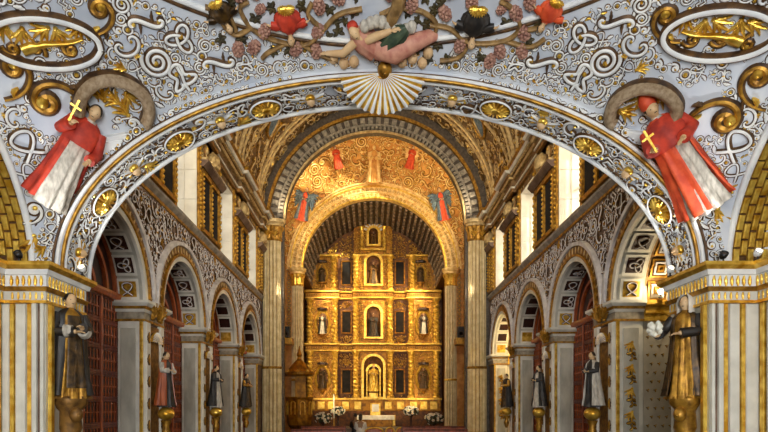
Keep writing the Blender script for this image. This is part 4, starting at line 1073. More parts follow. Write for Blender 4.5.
# ------------------------------------------------------------------ doors and chapels behind the arcades
def spindle_mesh(h):
    return [(.012, 0), (.022, .1 * h), (.012, .25 * h), (.024, .5 * h), (.012, .75 * h), (.022, .9 * h), (.012, h)]
dn = 0
ordn = ('first', 'second', 'third', 'fourth')
for s in (-1, 1):
    X = s * (WALLX[s] + XJ)
    for k, (a, b) in enumerate(OPEN):
        if s > 0 and k in (0, 3): continue
        dn += 1
        d = thing('door_%d' % dn, 'red-brown panelled wooden chapel screen filling the %s arch of the %s arcade' % (ordn[k], 'left' if s < 0 else 'right'), 'door', kind='structure')
        c = (a + b) / 2
        g = MB(); g.box((min(X, X + s * .08), a - .1, 0), (max(X, X + s * .08), b + .1, 6.0)); g.build('backing', M('wood_dark'), d)
        nc = 4; pw = (b - a) / nc; nr = 7; ph = 3.9 / nr
        pf = MB(); x0 = 0
        fw = .06
        for (y0, z0, y1, z1) in ((0, 0, pw, fw), (0, ph - fw, pw, ph), (0, fw, fw, ph - fw), (pw - fw, fw, pw, ph - fw)): pf.bevbox((min(0, -s * .06), y0, z0), (max(0, -s * .06), y1, z1), .012, (0, -s), 0)
        nsp = 5
        for q in range(nsp): pf.lathe([(r_, z_ + fw) for r_, z_ in spindle_mesh(ph - 2 * fw)], (-s * .03, fw + (pw - 2 * fw) * (q + .5) / nsp, 0), 6, 1, cap=False)
        pf.box((min(0, -s * .045), fw, ph * .5 - .012), (max(0, -s * .045), pw - fw, ph * .5 + .012), 1)
        pf = pf.mesh('panel', M('wood_red', 'wood_light'))
        for i in range(nc):
            for j in range(nr): link('panel', pf, d, Matrix.Translation((X, a + i * pw, .12 + j * ph)))
        for i in range(nc + 1): MB().bevbox((min(X, X - s * .085), a + i * pw - .03, 0), (max(X, X - s * .085), a + i * pw + .03, 4.0), .012, (0, -s)).build('stile', M('wood_light'), d)
        MB().sweep([(X, a), (X, b)], [(0, 4.0), (.12, 4.0), (.16, 4.08), (.16, 4.14), (0, 4.14)], -s).build('transom', M('wood_light'), d)
        # radial spindles of the lunette
        sp = MB(); nz = 22
        L = R_A - .6; prof = spindle_mesh(L)
        sp.lathe(prof, (0, 0, 0), 6); sp = sp.mesh('lunette_spindle', M('wood_red'), True)
        for j in range(nz):
            t = PI * (j + .5) / nz
            link('lunette_spindle', sp, d, Matrix.Translation((X - s * .03, c + .5 * math.cos(t), 4.14 + .5 * math.sin(t))) @ Matrix.Rotation(-(PI / 2 - t) * -1, 4, 'X') @ Matrix.Identity(4))
        for r0 in (.45, 1.0, R_A - .12): MB().arch((X, c, 4.1), (0, 1, 0), (-s, 0, 0), [(r0, 0), (r0, .08), (r0 + .09, .08), (r0 + .09, 0)], 24).build('lunette_rail', M('wood_light'), d)
# open chapels on the right: first and fourth arches
for k, lab in ((0, 'patterned chapel wall with small gilt sprigs beyond the first right arch'), (3, 'golden lit chapel wall beyond the fourth right arch')):
    a, b = OPEN[k]; X = WALLX[1] + XJ; mb = MB(); XB = X + 2.6
    mb.box((X, b + .02, 0), (XB, b + .3, 5.9), 0); mb.box((XB, a - .4, 0), (XB + .2, b + .3, 6.2), 0); mb.box((X, a - .4, 0), (XB, a - .1, 6.2), 0); mb.box((X, a - .4, 6.0), (XB + .2, b + .3, 6.2), 0)
    ch = props(mb.build('wall_chapel', M('wallpaper' if k == 0 else 'cream')), lab, 'wall', kind='structure')
    c = (a + b) / 2
    MB().arch((X, c, Z_I), (0, 1, 0), (1, 0, 0), [(R_A + .06, -.02), (R_A + .06, 2.6)], 32).build('chapel_vault', M('brown_gold'), ch)
    cof = MB()
    for q, h in ((.5, .03), (.34, .07), (.18, .1)):
        for (u0, v0, u1, v1) in ((-q, -q, q, -q + .1), (-q, q - .1, q, q), (-q, -q + .1, -q + .1, q - .1), (q - .1, -q + .1, q, q - .1)): cof.box((u0, v0, 0), (u1, v1, h + .1), 1 if q == .34 else 0)
    cof = cof.mesh('coffer', M('old_gold', 'wall_scroll'))
    for i in range(5):
        for j in range(10):
            t = PI * (j + .5) / 10; rr = R_A + .06
            link('coffer', cof, ch, frame((X + .3 + .5 * i, c + rr * math.cos(t), Z_I + rr * math.sin(t)), (0, -math.cos(t), -math.sin(t)), (1, 0, 0), .42))
    MB().sweep([(X - .02, b + .02), (XB, b + .02)], [(0, 3.55), (.1, 3.55), (.1, 3.7), (.14, 3.72), (.14, 3.86), (.22, 3.9), (.22, 4.0), (0, 4.0)], 1).build('chapel_cornice', M('gold'), ch)
    if k == 0:
        for i in range(7):
            for j in range(16):
                link('wall_sprig', WAL['leaf_trefoil'] if False else GLD['leaf_trefoil'], ch, frame((X + .1 + .17 * i + (.085 if j % 2 else 0), b + .018, .4 + .2 * j), (0, -1, 0), (0, 0, 1), .045, .3))
lamp = thing('wall_lamp', 'small glowing bulb on the chapel cornice beside the first right arch', 'lamp', Matrix.Translation((6.25, 12.25, 4.02)))
MB().lathe([(.05, 0), (.05, .03), (.02, .05), (.02, .1)], n=10).build('base', M('plastic_black'), lamp)
MB().ell((0, 0, .15), (.055, .055, .065), 12, 8).build('bulb', M('lamp_glow'), lamp, True)
light('wall_lamp_light', 'POINT', (6.25, 12.1, 4.2), 30, (1, .8, .5), size=.06)
light('chapel_lamp_light', 'POINT', (6.6, 23.6, 4.6), 160, (1, .74, .34), size=.15)

# ------------------------------------------------------------------ nave vault
RV = 5.36; ZV = 10.45
def vaultp(t, y, r=RV): return Vector((.05 + r * math.cos(t), y, ZV + r * math.sin(t))), Vector((-math.cos(t), 0, -math.sin(t)))
mb = MB(); mb.arch((.05, 0, ZV), (1, 0, 0), (0, 1, 0), [(RV, 8.98), (RV, 26.2)], 48)
nv = props(mb.build('ceiling_nave', M('vault_ground'), smooth=True), 'brown and gold barrel vault of the nave seen through the choir arch', 'ceiling', kind='structure')
for y in (13.05, 17.22, 21.39, 24.9):
    MB().arch((.05, y, ZV), (1, 0, 0), (0, 1, 0), [(RV, -.24), (RV - .1, -.24), (RV - .13, -.18), (RV - .06, -.12), (RV - .06, .12), (RV - .13, .18), (RV - .1, .24), (RV, .24)], 48, [0, 0, 0, 1, 0, 0, 0]).build('vault_rib', M('vault_scroll', 'vault_ground'), nv)
    if y > 20:
        for j in range(44):
            p, nn = vaultp(PI * (j + .5) / 44, y, RV - .06); link('rib_boss', VAU['ring_boss' if j % 2 else 'single_leaf'], nv, frame(p, nn, (0, 1, 0), .11))
# diagonal lunette groins, oval medallions with painted figures
for y in (19.3, 23.3):
    for s in (-1, 1):
        for q in (-1, 1):
            P = []
            for i in range(13):
                u = i / 12; t = .12 + .62 * u; t = t if s > 0 else PI - t
                p, nn = vaultp(t, y + q * (1.45 - 1.35 * u), RV - .03); P.append(p)
            MB().tube(P, .07, 8).build('lunette_groin', M('vault_scroll'), nv, True)
med = MB().lathe([(1.0, 0), (1.02, .12), (.86, .16), (.8, .06)], n=24, mi=[0, 0, 0], cap=False, sx=.62); med.lathe([(.8, .05), (.01, .09)], n=24, mi=1, cap=False, sx=.62)
medd = med.mesh('oval_medallion', M('old_gold', 'wood_dark'))
medb = bpy.data.meshes.new_from_object(bpy.data.objects.new('t', medd)); medb.materials[1] = MATS['blue_cloth']
vr = random.Random(5); vt = []
for (t, y, m, sc, rot) in ((1.18, 23.2, medd, .85, 1.2), (PI - 1.18, 23.2, medd, .85, -1.2), (.62, 23.3, medb, .75, .5), (PI - .62, 23.3, medb, .75, -.5), (1.2, 19.2, medd, .8, 1.2), (PI - 1.2, 19.2, medd, .8, -1.2)):
    p, nn = vaultp(t, y, RV - .02); link('oval_medallion', m, nv, frame(p, nn, (0, 1, 0), sc, rot)); vt.append((p, sc))
def vsp(r):
    t = r.uniform(.08, PI - .08); y = r.uniform(18.2, 25.9); p, nn = vaultp(t, y); return p, nn, Vector((0, 1, 0))
def vok(p, r): return all(abs(p[1] - q) > .3 + r * .7 for q in (17.22, 21.39, 24.9))
decorate(pack(vsp, vok, [(.42, 3000), (.3, 4000), (.2, 6000), (.13, 8000)], vr, vt), VAU, nv, vr, .2, joined='vault_scrollwork')
# ------------------------------------------------------------------ chancel arch, crossing, golden half dome, inner arch, chancel
Z2, R2, Y2 = 10.3, 4.2, 26.0
mb = MB()
mb.arch((0, Y2, Z2), (1, 0, 0), (0, 1, 0), [(5.6, 0), (R2, 0), (R2, .35), (5.6, .35)], 56)
for s in (-1, 1): mb.box((min(s * 4.25, s * 6.6), Y2, 0), (max(s * 4.25, s * 6.6), Y2 + .35, Z2))
ca = props(mb.build('wall_chancel_arch', M('arch_dark')), 'dark silvered arch framing the golden half dome at the end of the nave', 'arch', kind='structure')
for nm, m, prof in (('archivolt_rim', 'vault_scroll', [(R2 - .02, -.02), (R2 - .02, -.1), (R2 + .07, -.1), (R2 + .07, 0)]), ('archivolt_bead', 'arch_light', [(R2 + .28, 0), (R2 + .28, -.1), (R2 + .36, -.1), (R2 + .36, 0)]), ('archivolt_rim', 'old_gold', [(4.92, 0), (4.92, -.14), (5.06, -.14), (5.06, 0)])):
    MB().arch((0, Y2, Z2), (1, 0, 0), (0, 1, 0), prof, 56).build(nm, M(m), ca)
blk = MB().bevbox((-.15, -.2, 0), (.15, .2, .14), .04, (2, 1)).mesh('arch_block', M('arch_light'))
blk2 = MB().bevbox((-.05, -.09, 0), (.05, .09, .1), .02, (2, 1)).mesh('arch_dentil', M('arch_light'))
for j in range(40):
    t = PI * (j + .5) / 40; r = 4.74; link('arch_block', blk, ca, frame((r * math.cos(t), Y2, Z2 + r * math.sin(t)), (0, -1, 0), (math.cos(t), 0, math.sin(t)), .75, 0))
for j in range(72):
    t = PI * (j + .5) / 72; r = 4.41; link('arch_dentil', blk2, ca, frame((r * math.cos(t), Y2, Z2 + r * math.sin(t)), (0, -1, 0), (math.cos(t), 0, math.sin(t)), 1, 0))
def fluted(c, r, z0, z1, mats, parent, nm='fluted_column', sy=.6, gold=True):
    n = 84; h = z1 - z0
    t = parent
    for (ra, za, rb_, zb_) in ((r * .98, z0 + .5, r * .98, z0 + h * .33), (r * .94, z0 + h * .33 + .12, r * .9, z1 - 1.0)):
        rows = [[(c[0] + rr * (.86 if k % 6 in (0, 5) else 1) * math.cos(2 * PI * k / n) * 1, c[1] + rr * (.86 if k % 6 in (0, 5) else 1) * math.sin(2 * PI * k / n) * sy, zz) for k in range(n)] for rr, zz in ((ra, za), (rb_, zb_))]
        MB().grid(rows, lambda i, j: 1 if j % 6 == 5 else 0, closev=True).build(nm, M(mats[0], 'brown_gold'), t)
    MB().lathe([(r * 1.0, z0 + h * .33), (r * 1.06, z0 + h * .33 + .06), (r, z0 + h * .33 + .12)], (c[0], c[1], 0), 32, 0, sy=sy).build('shaft_ring', M(mats[1]), t)
    MB().lathe([(r * 1.25, z0), (r * 1.25, z0 + .2), (r * 1.15, z0 + .24), (r * 1.2, z0 + .34), (r * 1.05, z0 + .42), (r * 1.0, z0 + .5)], (c[0], c[1], 0), 32, 0, sy=sy).build('column_base', M(mats[1]), t)
    MB().lathe([(r * .92, z1 - 1.0), (r * 1.0, z1 - .95), (r * .95, z1 - .9), (r * 1.0, z1 - .55), (r * 1.22, z1 - .34), (r * 1.1, z1 - .3)], (c[0], c[1], 0), 48, 0, mod=lambda a, z: 1 + .05 * math.sin(12 * a), sy=sy).build('capital', M(mats[1]), t)
    MB().lathe([(r * 1.15, z1 - .3), (r * 1.15, z1 - .2), (r * 1.3, z1 - .15), (r * 1.4, z1), (r * 1.2, z1)], (c[0], c[1], 0), 32, 0, sy=sy).build('abacus', M(mats[2]), t)
for s in (-1, 1):
    c1 = thing('pillar_chancel_arch', 'tall fluted white and gold pilaster carrying the dark arch on the %s' % ('side of the pulpit' if s < 0 else 'side away from the pulpit'), 'pilaster', kind='structure')
    fluted((s * 4.78, Y2 - .1, 0), .46, 0, Z2 + .05, ('gilt_cream', 'old_gold', 'vault_scroll'), c1)
    for q in (-.18, .18): link('capital_spray', GLD['acanthus_spray'], c1, frame((s * 4.78 + q, Y2 - .42, Z2 - .62), (0, -1, 0), (0, 0, 1), .2))
# crossing shell
YS0, YS1, RS0, RS1, ZC1 = 32.0, 30.0, 5.0, 6.6, 10.3
Z3, R3, Y3 = 9.56, 4.1, 32.0
def splay(t, v):
    """v 0 at the inner arch, 1 at the outer rim"""
    r = RS0 + (RS1 - RS0) * (v ** .85); zc = Z3 + (ZC1 - Z3) * v; y = YS0 - (YS0 - YS1) * (v ** 1.25)
    return Vector((r * math.cos(t), y, zc + r * math.sin(t)))
def splayn(t, v):
    a = splay(t + .01, v) - splay(t - .01, v); b = splay(t, min(1, v + .01)) - splay(t, max(0, v - .01)); n = a.cross(b).normalized()
    return n if n.y < 0 else -n
mb = MB(); mb.grid([[tuple(splay(PI * i / 60, j / 10)) for j in range(11)] for i in range(61)], 0)
dome = props(mb.build('ceiling_half_dome', M('dome_ground'), smooth=True), 'glowing orange-gold half dome crowded with gilt scrollwork above the altar arch', 'ceiling', kind='structure')
mb = MB(); mb.arch((0, 0, ZC1), (1, 0, 0), (0, 1, 0), [(RS1, 26.3), (RS1, 30.1)], 48)
for s in (-1, 1):
    mb.box((min(s * 6.6, s * 6.8), 26.3, 0), (max(s * 6.6, s * 6.8), 32.2, ZC1 + .05)); mb.box((min(s * 4.3, s * 6.8), 32.0, 0), (max(s * 4.3, s * 6.8), 32.2, ZC1 + .05))
cross = props(mb.build('wall_crossing', M('dome_ground')), 'golden walls of the crossing just behind the dark arch', 'wall', kind='structure')
# side altar arches and smaller columns seen past the big pilasters
for s in (-1, 1):
    c2 = thing('pillar_crossing', 'shorter pale column with gold capital inside the crossing on the %s' % ('pulpit side' if s < 0 else 'side with two black boxes'), 'column', kind='structure')
    fluted((s * 5.38, 30.6, 0), .3, 0, 5.1, ('gilt_cream', 'old_gold', 'old_gold'), c2, sy=1)
    MB().cbox((s * 5.12, 30.6, 5.25), (1.3, .8, .35)).build('entablature_block', M('old_gold'), c2)
    lat = MB()
    for j in range(22):
        for q in range(3): lat.ribbon([(.5 * math.cos(2 * PI * i / 6), .5 * math.sin(2 * PI * i / 6)) for i in range(6)], .1, .12, (0, 0), closed=True) if False else None
    for j in range(16):
        for q in range(4): link('lattice_flower', VAU['ring_boss'], cross, frame((s * (4.55 + .36 * q), 31.98, 5.7 + .26 * j), (0, -1, 0), (0, 0, 1), .13))
    bx = thing('loudspeaker', 'small black loudspeaker box on the %s crossing column' % ('left' if s < 0 else 'right'), 'loudspeaker', Matrix.Translation((s * 4.82 + (-.08 if s > 0 else 0), 30.4, 5.43)))
    cb_ = MB().bevbox((-.2, -.18, 0), (.2, .18, .62), .03, (1, -1)).build('cabinet', M('plastic_black'), bx); MB().lathe([(.14, 0), (.13, .02), (.05, -.02)], n=16).build('driver', M('arch_dark'), cb_, False, Matrix.Translation((0, -.18, .22)) @ Matrix.Rotation(PI / 2, 4, 'X'))
# inner arch
mb = MB()
mb.arch((0, Y3, Z3), (1, 0, 0), (0, 1, 0), [(RS0 + .1, -.02), (R3, -.02), (R3, .3)], 56)
ia = props(mb.build('wall_inner_arch', M('dome_scroll')), 'golden archway with key pattern bands around the altarpiece', 'arch', kind='structure')
for r0, r1, d, m in ((R3, R3 + .1, .1, 'gold'), (R3 + .36, R3 + .42, .1, 'dome_scroll'), (R3 + .66, R3 + .74, .12, 'gold'), (R3 + .84, R3 + .92, .16, 'dome_scroll')):
    MB().arch((0, Y3, Z3), (1, 0, 0), (0, 1, 0), [(r0, -.02), (r0, -d), (r1, -d), (r1, -.02)], 56).build('arch_band', M(m), ia)
for j in range(56):
    t = PI * (j + .5) / 56
    link('key_pattern', DOM['strap_fret'], ia, frame(((R3 + .54) * math.cos(t), Y3 - .03, Z3 + (R3 + .54) * math.sin(t)), (0, -1, 0), (math.cos(t), 0, math.sin(t)), .13))
    link('key_pattern', DOM['ring_boss'], ia, frame(((R3 + .23) * math.cos(t), Y3 - .03, Z3 + (R3 + .23) * math.sin(t)), (0, -1, 0), (math.cos(t), 0, math.sin(t)), .1))
for s in (-1, 1):
    c3 = thing('pillar_inner_arch', 'slender pale column with gold capital carrying the golden inner arch, %s of the altarpiece' % ('left' if s < 0 else 'right'), 'column', kind='structure')
    fluted((s * 4.38, 31.75, 0), .36, 0, Z3 - .02, ('gilt_cream', 'gold', 'dome_scroll'), c3, sy=1)
# figures on the dome
def dome_hit(px, py):
    best = None
    for i in range(121):
        for j in range(21):
            p = splay(PI * i / 120, j / 20); q = pix(p); d = (q[0] - px) ** 2 + (q[1] - py) ** 2
            if best is None or d < best[0]: best = (d, PI * i / 120, j / 20)
    return splay(best[1], best[2]), splayn(best[1], best[2])
dt = []
for (fx, fy, hx, hy, lab, cape, robe) in ((300, 221, 305, 190, 'small relief saint in orange robe with blue wings at the lower left of the dome', 'blue_cloth', 'orange_cloth'), (446, 221, 440, 190, 'small relief saint in orange robe with blue wings at the lower right of the dome', 'blue_cloth', 'orange_cloth'), (374, 182, 374, 148, 'gilt relief figure in the middle of the golden dome', 'dome_scroll', 'dome_ground'), (338, 166, 334, 147, 'small orange angel relief left of the dome crown', 'orange_cloth', 'orange_cloth'), (410, 166, 414, 147, 'small orange angel relief right of the dome crown', 'orange_cloth', 'orange_cloth')):
    p, n1 = dome_hit(fx, fy); q, n2 = dome_hit(hx, hy); nrm = (n1 + n2 + Vector((0, -.5, 0))).normalized(); L = (q - p).length
    st = figure('relief_saint', lab, 'relief figure', figmat(p + nrm * (.3 if cape == 'blue_cloth' else .5), Vector((0, -1, -.35)), q - p, L * 1.1), robe=robe, cape=cape, seed=4, group='relief figures on the golden half dome', hair='old_gold' if robe == 'dome_ground' else 'hair', skin='dome_scroll' if robe == 'dome_ground' else 'skin')
    if cape != 'dome_scroll':
        for sx in (-1, 1):
            m = MB()
            for k in range(5): m.leaf((0, 0), (sx * (.34 - .03 * k), .12 - .12 * k), .07, .05, .03 * sx, 0)
            m.build('wing', M('blue_cloth' if cape == 'blue_cloth' else 'dome_scroll'), st, False, Matrix.Translation((sx * .06, .05, .72)) @ Matrix.Rotation(PI / 2, 4, 'X'))
    for i in range(5): dt.append((p + (q - p) * (i / 4), .36 if L > 1.4 else .2))
dr = random.Random(11)
def dsp(r):
    t = r.uniform(.03, PI - .03); v = r.uniform(.03, .95); return splay(t, v), splayn(t, v), Vector((0, 0, 1))
decorate(pack(dsp, lambda p, r: True, [(.4, 1500), (.3, 3000), (.2, 6000), (.13, 9000), (.09, 9000)], dr, dt), DOM, dome, dr, .18, joined='gilt_scrollwork')
# chancel barrel with coffers
mb = MB(); mb.arch((0, 0, Z3), (1, 0, 0), (0, 1, 0), [(R3, 32.28), (R3, 37.2)], 48)
chv = props(mb.build('ceiling_chancel', M('coffer_dark'), smooth=True), 'dark ribbed barrel vault in front of the altarpiece', 'ceiling', kind='structure')
cf = MB().bevbox((-.5, -.5, 0), (.5, .5, .14), .12, (2, 1), 0); cf = cf.mesh('coffer', M('coffer_light'))
for i in range(8):
    for j in range(36):
        t = PI * (j + .5) / 36; link('coffer', cf, chv, frame((R3 * math.cos(t), 32.6 + .58 * i, Z3 + R3 * math.sin(t)), (-math.cos(t), 0, -math.sin(t)), (0, 1, 0), 1) @ Matrix.Diagonal((.17, .42, .6, 1)))
mb = MB()
for s in (-1, 1): mb.box((min(s * 4.55, s * 4.75), 32.2, 0), (max(s * 4.55, s * 4.75), 37.4, Z3 + .3)); mb.box((min(s * 4.05, s * 4.6), 32.3, Z3 - .12), (max(s * 4.05, s * 4.6), 37.2, Z3 + .08))
mb.box((-4.75, 37.2, 0), (4.75, 37.4, 14))
fc = MB(); fc.box((-4.54, 31.6, 0), (4.54, 37.19, .418)); fc.box((-3.9, 31.2, 0), (3.9, 31.6, .26))
props(fc.build('floor_chancel', M('floor_stone')), 'raised stone floor and step of the chancel below the altarpiece', 'floor', kind='structure')
props(mb.build('wall_chancel', M('retablo_dark')), 'dim gilded side walls of the chancel around the altarpiece', 'wall', kind='structure')

# ------------------------------------------------------------------ the altarpiece
YR = 36.8; KR = F / YR
def rx(px): return (px - VX) / KR + CAMX
def rz(py): return EYE + (VY - py) / KR
ret = thing('altarpiece', 'towering gilded altarpiece of three tiers with columns, niches and dark paintings', 'altarpiece', Matrix.Translation((0, YR, .42)))
OFF = Matrix.Translation((0, -YR, -.42))
def rb(mb, nm, m, smooth=False, parent=None):
    return mb.build(nm, M(*m) if isinstance(m, (list, tuple)) else M(m), parent or ret, smooth, OFF if parent is None else None)
def rbox(nm, m, x0, y0, x1, y1, d0, d1, b=.03):
    """box given in picture-plane bounds of the altarpiece; d = distance forward from its back"""
    return rb(MB().bevbox((rx(x0), YR - d1, rz(y1)), (rx(x1), YR - d0, rz(y0)), min(b, (d1 - d0) * .5), (1, -1)), nm, m)
# back panel with rounded head
mb = MB(); fr_, bk_ = [], []
for i in range(41):
    t = PI * i / 40; fr_.append((4.05 * math.cos(t), YR, Z3 + 4.05 * math.sin(t))); bk_.append((4.05 * math.cos(t), YR + .3, Z3 + 4.05 * math.sin(t)))
fr_ += [(-4.4, YR, Z3), (-4.4, YR, .42), (4.4, YR, .42), (4.4, YR, Z3)]; bk_ += [(-4.4, YR + .3, Z3), (-4.4, YR + .3, .42), (4.4, YR + .3, .42), (4.4, YR + .3, Z3)]
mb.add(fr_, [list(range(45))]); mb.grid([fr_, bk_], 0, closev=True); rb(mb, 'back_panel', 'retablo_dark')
SIDE = [(308, 338), (408, 438)]; CEN = (353, 393)
TI = [(300, 344), (352, 398)]
for (y0, y1) in TI:
    for a, b in SIDE: rbox('side_bay', 'retablo', a, y0, b, y1, 0, .3)
    rbox('centre_bay', 'retablo', CEN[0], y0, CEN[1], y1, 0, .35)
rbox('side_bay', 'retablo', 318, 258, 338, 292, 0, .3); rbox('side_bay', 'retablo', 408, 258, 428, 292, 0, .3); rbox('centre_bay', 'retablo', 354, 226, 392, 292, 0, .35)
for a, b, c in ((306, 318, 1), (440, 428, -1)):
    mb = MB(); pts = [(rx(a), rz(292)), (rx(b), rz(292)), (rx(b), rz(262)), (rx((a * .6 + b * .4)), rz(274))]
    mb.add([(x, YR - .25, z) for x, z in pts] + [(x, YR, z) for x, z in pts], [(0, 1, 2, 3), (0, 1, 5, 4), (1, 2, 6, 5), (2, 3, 7, 6), (3, 0, 4, 7)]); rb(mb, 'curved_wing', 'retablo')
# entablatures
for (y0, y1) in ((292, 300), (344, 352)):
    for (a, b, d) in ((306, 340, .5), (340, 353, .2), (353, 393, .58), (393, 406, .2), (406, 440, .5)):
        rbox('entablature', 'retablo', a, y0 + 2.2, b, y1 - 1.5, 0, d); rbox('cornice', 'retablo_light', a - .7, y0, b + .7, y0 + 2, 0, d + .18); rbox('architrave', 'retablo_light', a - .3, y1 - 1.6, b + .3, y1, 0, d + .08)
        n = int((b - a) / 2.2)
        for j in range(n): link('entablature_boss', RET['ring_boss'], ret, OFF @ frame((rx(a + (j + .5) * (b - a) / n), YR - d - .01, rz((y0 + y1) / 2 + .4)), (0, -1, 0), (0, 0, 1), .055))
for (a, b, d) in ((312, 340, .45), (353, 393, .5), (406, 434, .45)): rbox('cornice', 'retablo_light', a, 256, b, 258, 0, d)
rbox('cornice', 'retablo_light', 360, 250.5, 386, 252.5, 0, .55)
# predella and base
rbox('predella', 'retablo', 306, 398, 440, 411, 0, .5); rbox('predella_cornice', 'retablo_light', 305, 398, 441, 400, 0, .62); rbox('plinth', 'retablo_dark', 304, 411, 442, 426, 0, .7)
for j, px in enumerate((312, 322, 332, 346, 358, 388, 400, 413, 423, 433)): rbox('predella_panel', 'retablo_light', px - 3.6, 401.5, px + 3.6, 409.5, .5, .56)
# twisted columns
def column(px, y0, y1, r=.17, d=.5):
    z0, z1 = rz(y1), rz(y0); h = z1 - z0; x = rx(px); y = YR - d
    prof = [(r * 1.5, 0), (r * 1.5, .1), (r * 1.2, .16)] + [(r, .18 + (h - .5) * i / 40) for i in range(41)] + [(r * 1.2, h - .3), (r * .95, h - .25), (r * 1.5, h - .06), (r * 1.6, h)]
    rb(MB().lathe(prof, (x, y, z0), 16, [1, 1] + [0] * 42 + [1, 1, 1], mod=lambda a, z: 1 + (.2 * math.sin(2 * a + z * 24) if .2 < z < h - .32 else 0)), 'column', ('retablo_light', 'retablo_light'))
for (y0, y1) in TI:
    for px in (310.5, 335.5, 356, 390, 410.5, 435.5): column(px, y0, y1, d=.52 if px in (356, 390) else .46)
for (y0, y1) in TI + [(258, 292)]:
    for px in ((310.5, 335.5, 356, 390, 410.5, 435.5) if y0 > 260 else (334, 356, 390, 412)):
        f_ = .36 if px in (356, 390) else .31
        rbox('column_backing', 'retablo_dark', px - 2.4, y0 + .5, px + 2.4, y1 - .5, f_ - .05, f_ + .02, .01)  # dark strips added to stand in for shaded gaps around the columns
for px in (334, 356, 390, 412): column(px, 258, 292, d=.46)
for px in (362, 384): column(px, 229, 251, .1, .45)
# paintings in the recessed strips
for (y0, y1) in ((261, 286), (311, 334), (369, 394)):
    for (a, b) in ((341, 352), (394.5, 405)):
        fr = MB(); x0, x1, z0, z1 = rx(a), rx(b), rz(y1), rz(y0); f = .09
        for lo, hi in (((x0, z0), (x1, z0 + f)), ((x0, z1 - f), (x1, z1)), ((x0, z0 + f), (x0 + f, z1 - f)), ((x1 - f, z0 + f), (x1, z1 - f))): fr.bevbox((lo[0], YR - .16, lo[1]), (hi[0], YR, hi[1]), .03, (1, -1))
        pa = rb(fr, 'picture_frame', 'retablo'); mb = MB().box((x0 + f, YR - .06, z0 + f), (x1 - f, YR, z1 - f)); mb.build('canvas', M('painting'), pa)
    for (a, b) in ((341, 352), (394.5, 405)):
        for yy in (y0 - 7, y1 + 6): link('scroll_relief', RET['c_scroll'], ret, OFF @ frame((rx((a + b) / 2), YR - .01, rz(yy)), (0, -1, 0), (0, 0, 1), .24))
# niches: gilt arched surround, dark half-round recess, shell head
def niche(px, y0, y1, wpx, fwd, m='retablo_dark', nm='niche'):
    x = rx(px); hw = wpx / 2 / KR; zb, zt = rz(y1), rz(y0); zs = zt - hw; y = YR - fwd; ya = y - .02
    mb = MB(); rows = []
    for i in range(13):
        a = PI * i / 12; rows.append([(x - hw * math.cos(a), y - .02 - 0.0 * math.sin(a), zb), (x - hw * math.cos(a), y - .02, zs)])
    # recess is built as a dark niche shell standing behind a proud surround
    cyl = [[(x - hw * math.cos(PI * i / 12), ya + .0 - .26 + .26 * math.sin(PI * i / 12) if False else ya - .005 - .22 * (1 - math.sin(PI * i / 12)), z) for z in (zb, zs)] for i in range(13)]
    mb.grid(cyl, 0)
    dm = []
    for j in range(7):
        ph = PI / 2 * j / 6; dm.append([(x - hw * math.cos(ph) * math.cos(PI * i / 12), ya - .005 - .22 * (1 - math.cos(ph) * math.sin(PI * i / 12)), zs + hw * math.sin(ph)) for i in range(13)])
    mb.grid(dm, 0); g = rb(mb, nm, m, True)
    sr = MB(); w = .16
    sr.arch((x, ya - .22, zs), (1, 0, 0), (0, 1, 0), [(hw, .2), (hw, -.06), (hw + w, -.06), (hw + w, .2)], 20)
    for q in (-1, 1): sr.box((min(x + q * hw, x + q * (hw + w)), ya - .28, zb), (max(x + q * hw, x + q * (hw + w)), ya, zs))
    sr.box((x - hw - w, ya - .32, zb - .12), (x + hw + w, ya, zb)); rb(sr, 'niche_surround', 'retablo_light')
    return Vector((x, ya - .16, zb))
NI = [(373.5, 231, 247, 9, .35), (373.5, 258, 286, 14, .35), (373.5, 308, 338, 14, .35), (373.5, 357, 397, 19, .35)]
stat = []
for q in NI: stat.append((niche(*q), (q[2] - q[1]) / KR * .82))
sub = ('topmost niche', 'third-tier centre niche', 'second-tier centre niche')
for (p, H), lb, sd in zip(stat[:3], sub, (1, 2, 3)):
    figure('statue', 'small dark carved saint standing in the %s of the altarpiece' % lb, 'statue', figmat(p + Vector((0, -.05, 0)), (0, -1, 0), (0, 0, 1), H * .95), robe='statue_dark', cape='brown_gold' if sd != 3 else 'black_cloth', seed=sd, skin='skin_dark', group='saints of the altarpiece')
p, H = stat[3]
st = figure('statue', 'golden crowned statue in the tall niche above the altar table', 'statue', figmat(p + Vector((0, -.05, .35)), (0, -1, 0), (0, 0, 1), 1.75), robe='gold', cape='retablo_light', seed=6, skin='skin', hat='crown')
rb(MB().arch((rx(373.5), YR - .58, rz(372)), (1, 0, 0), (0, 1, 0), [(.36, .1), (.36, -.06), (.5, -.06), (.5, .1)], 16), 'inner_niche_arch', 'gold')
for q in (-1, 1): rb(MB().lathe([(.07, 0), (.06, .1), (.05, rz(372) - rz(397))], (rx(373.5) + q * .43, YR - .6, rz(397)), 10), 'inner_niche_column', 'gold')
rbox('statue_pedestal', 'retablo_light', 369, 393, 378, 399, .35, .7)
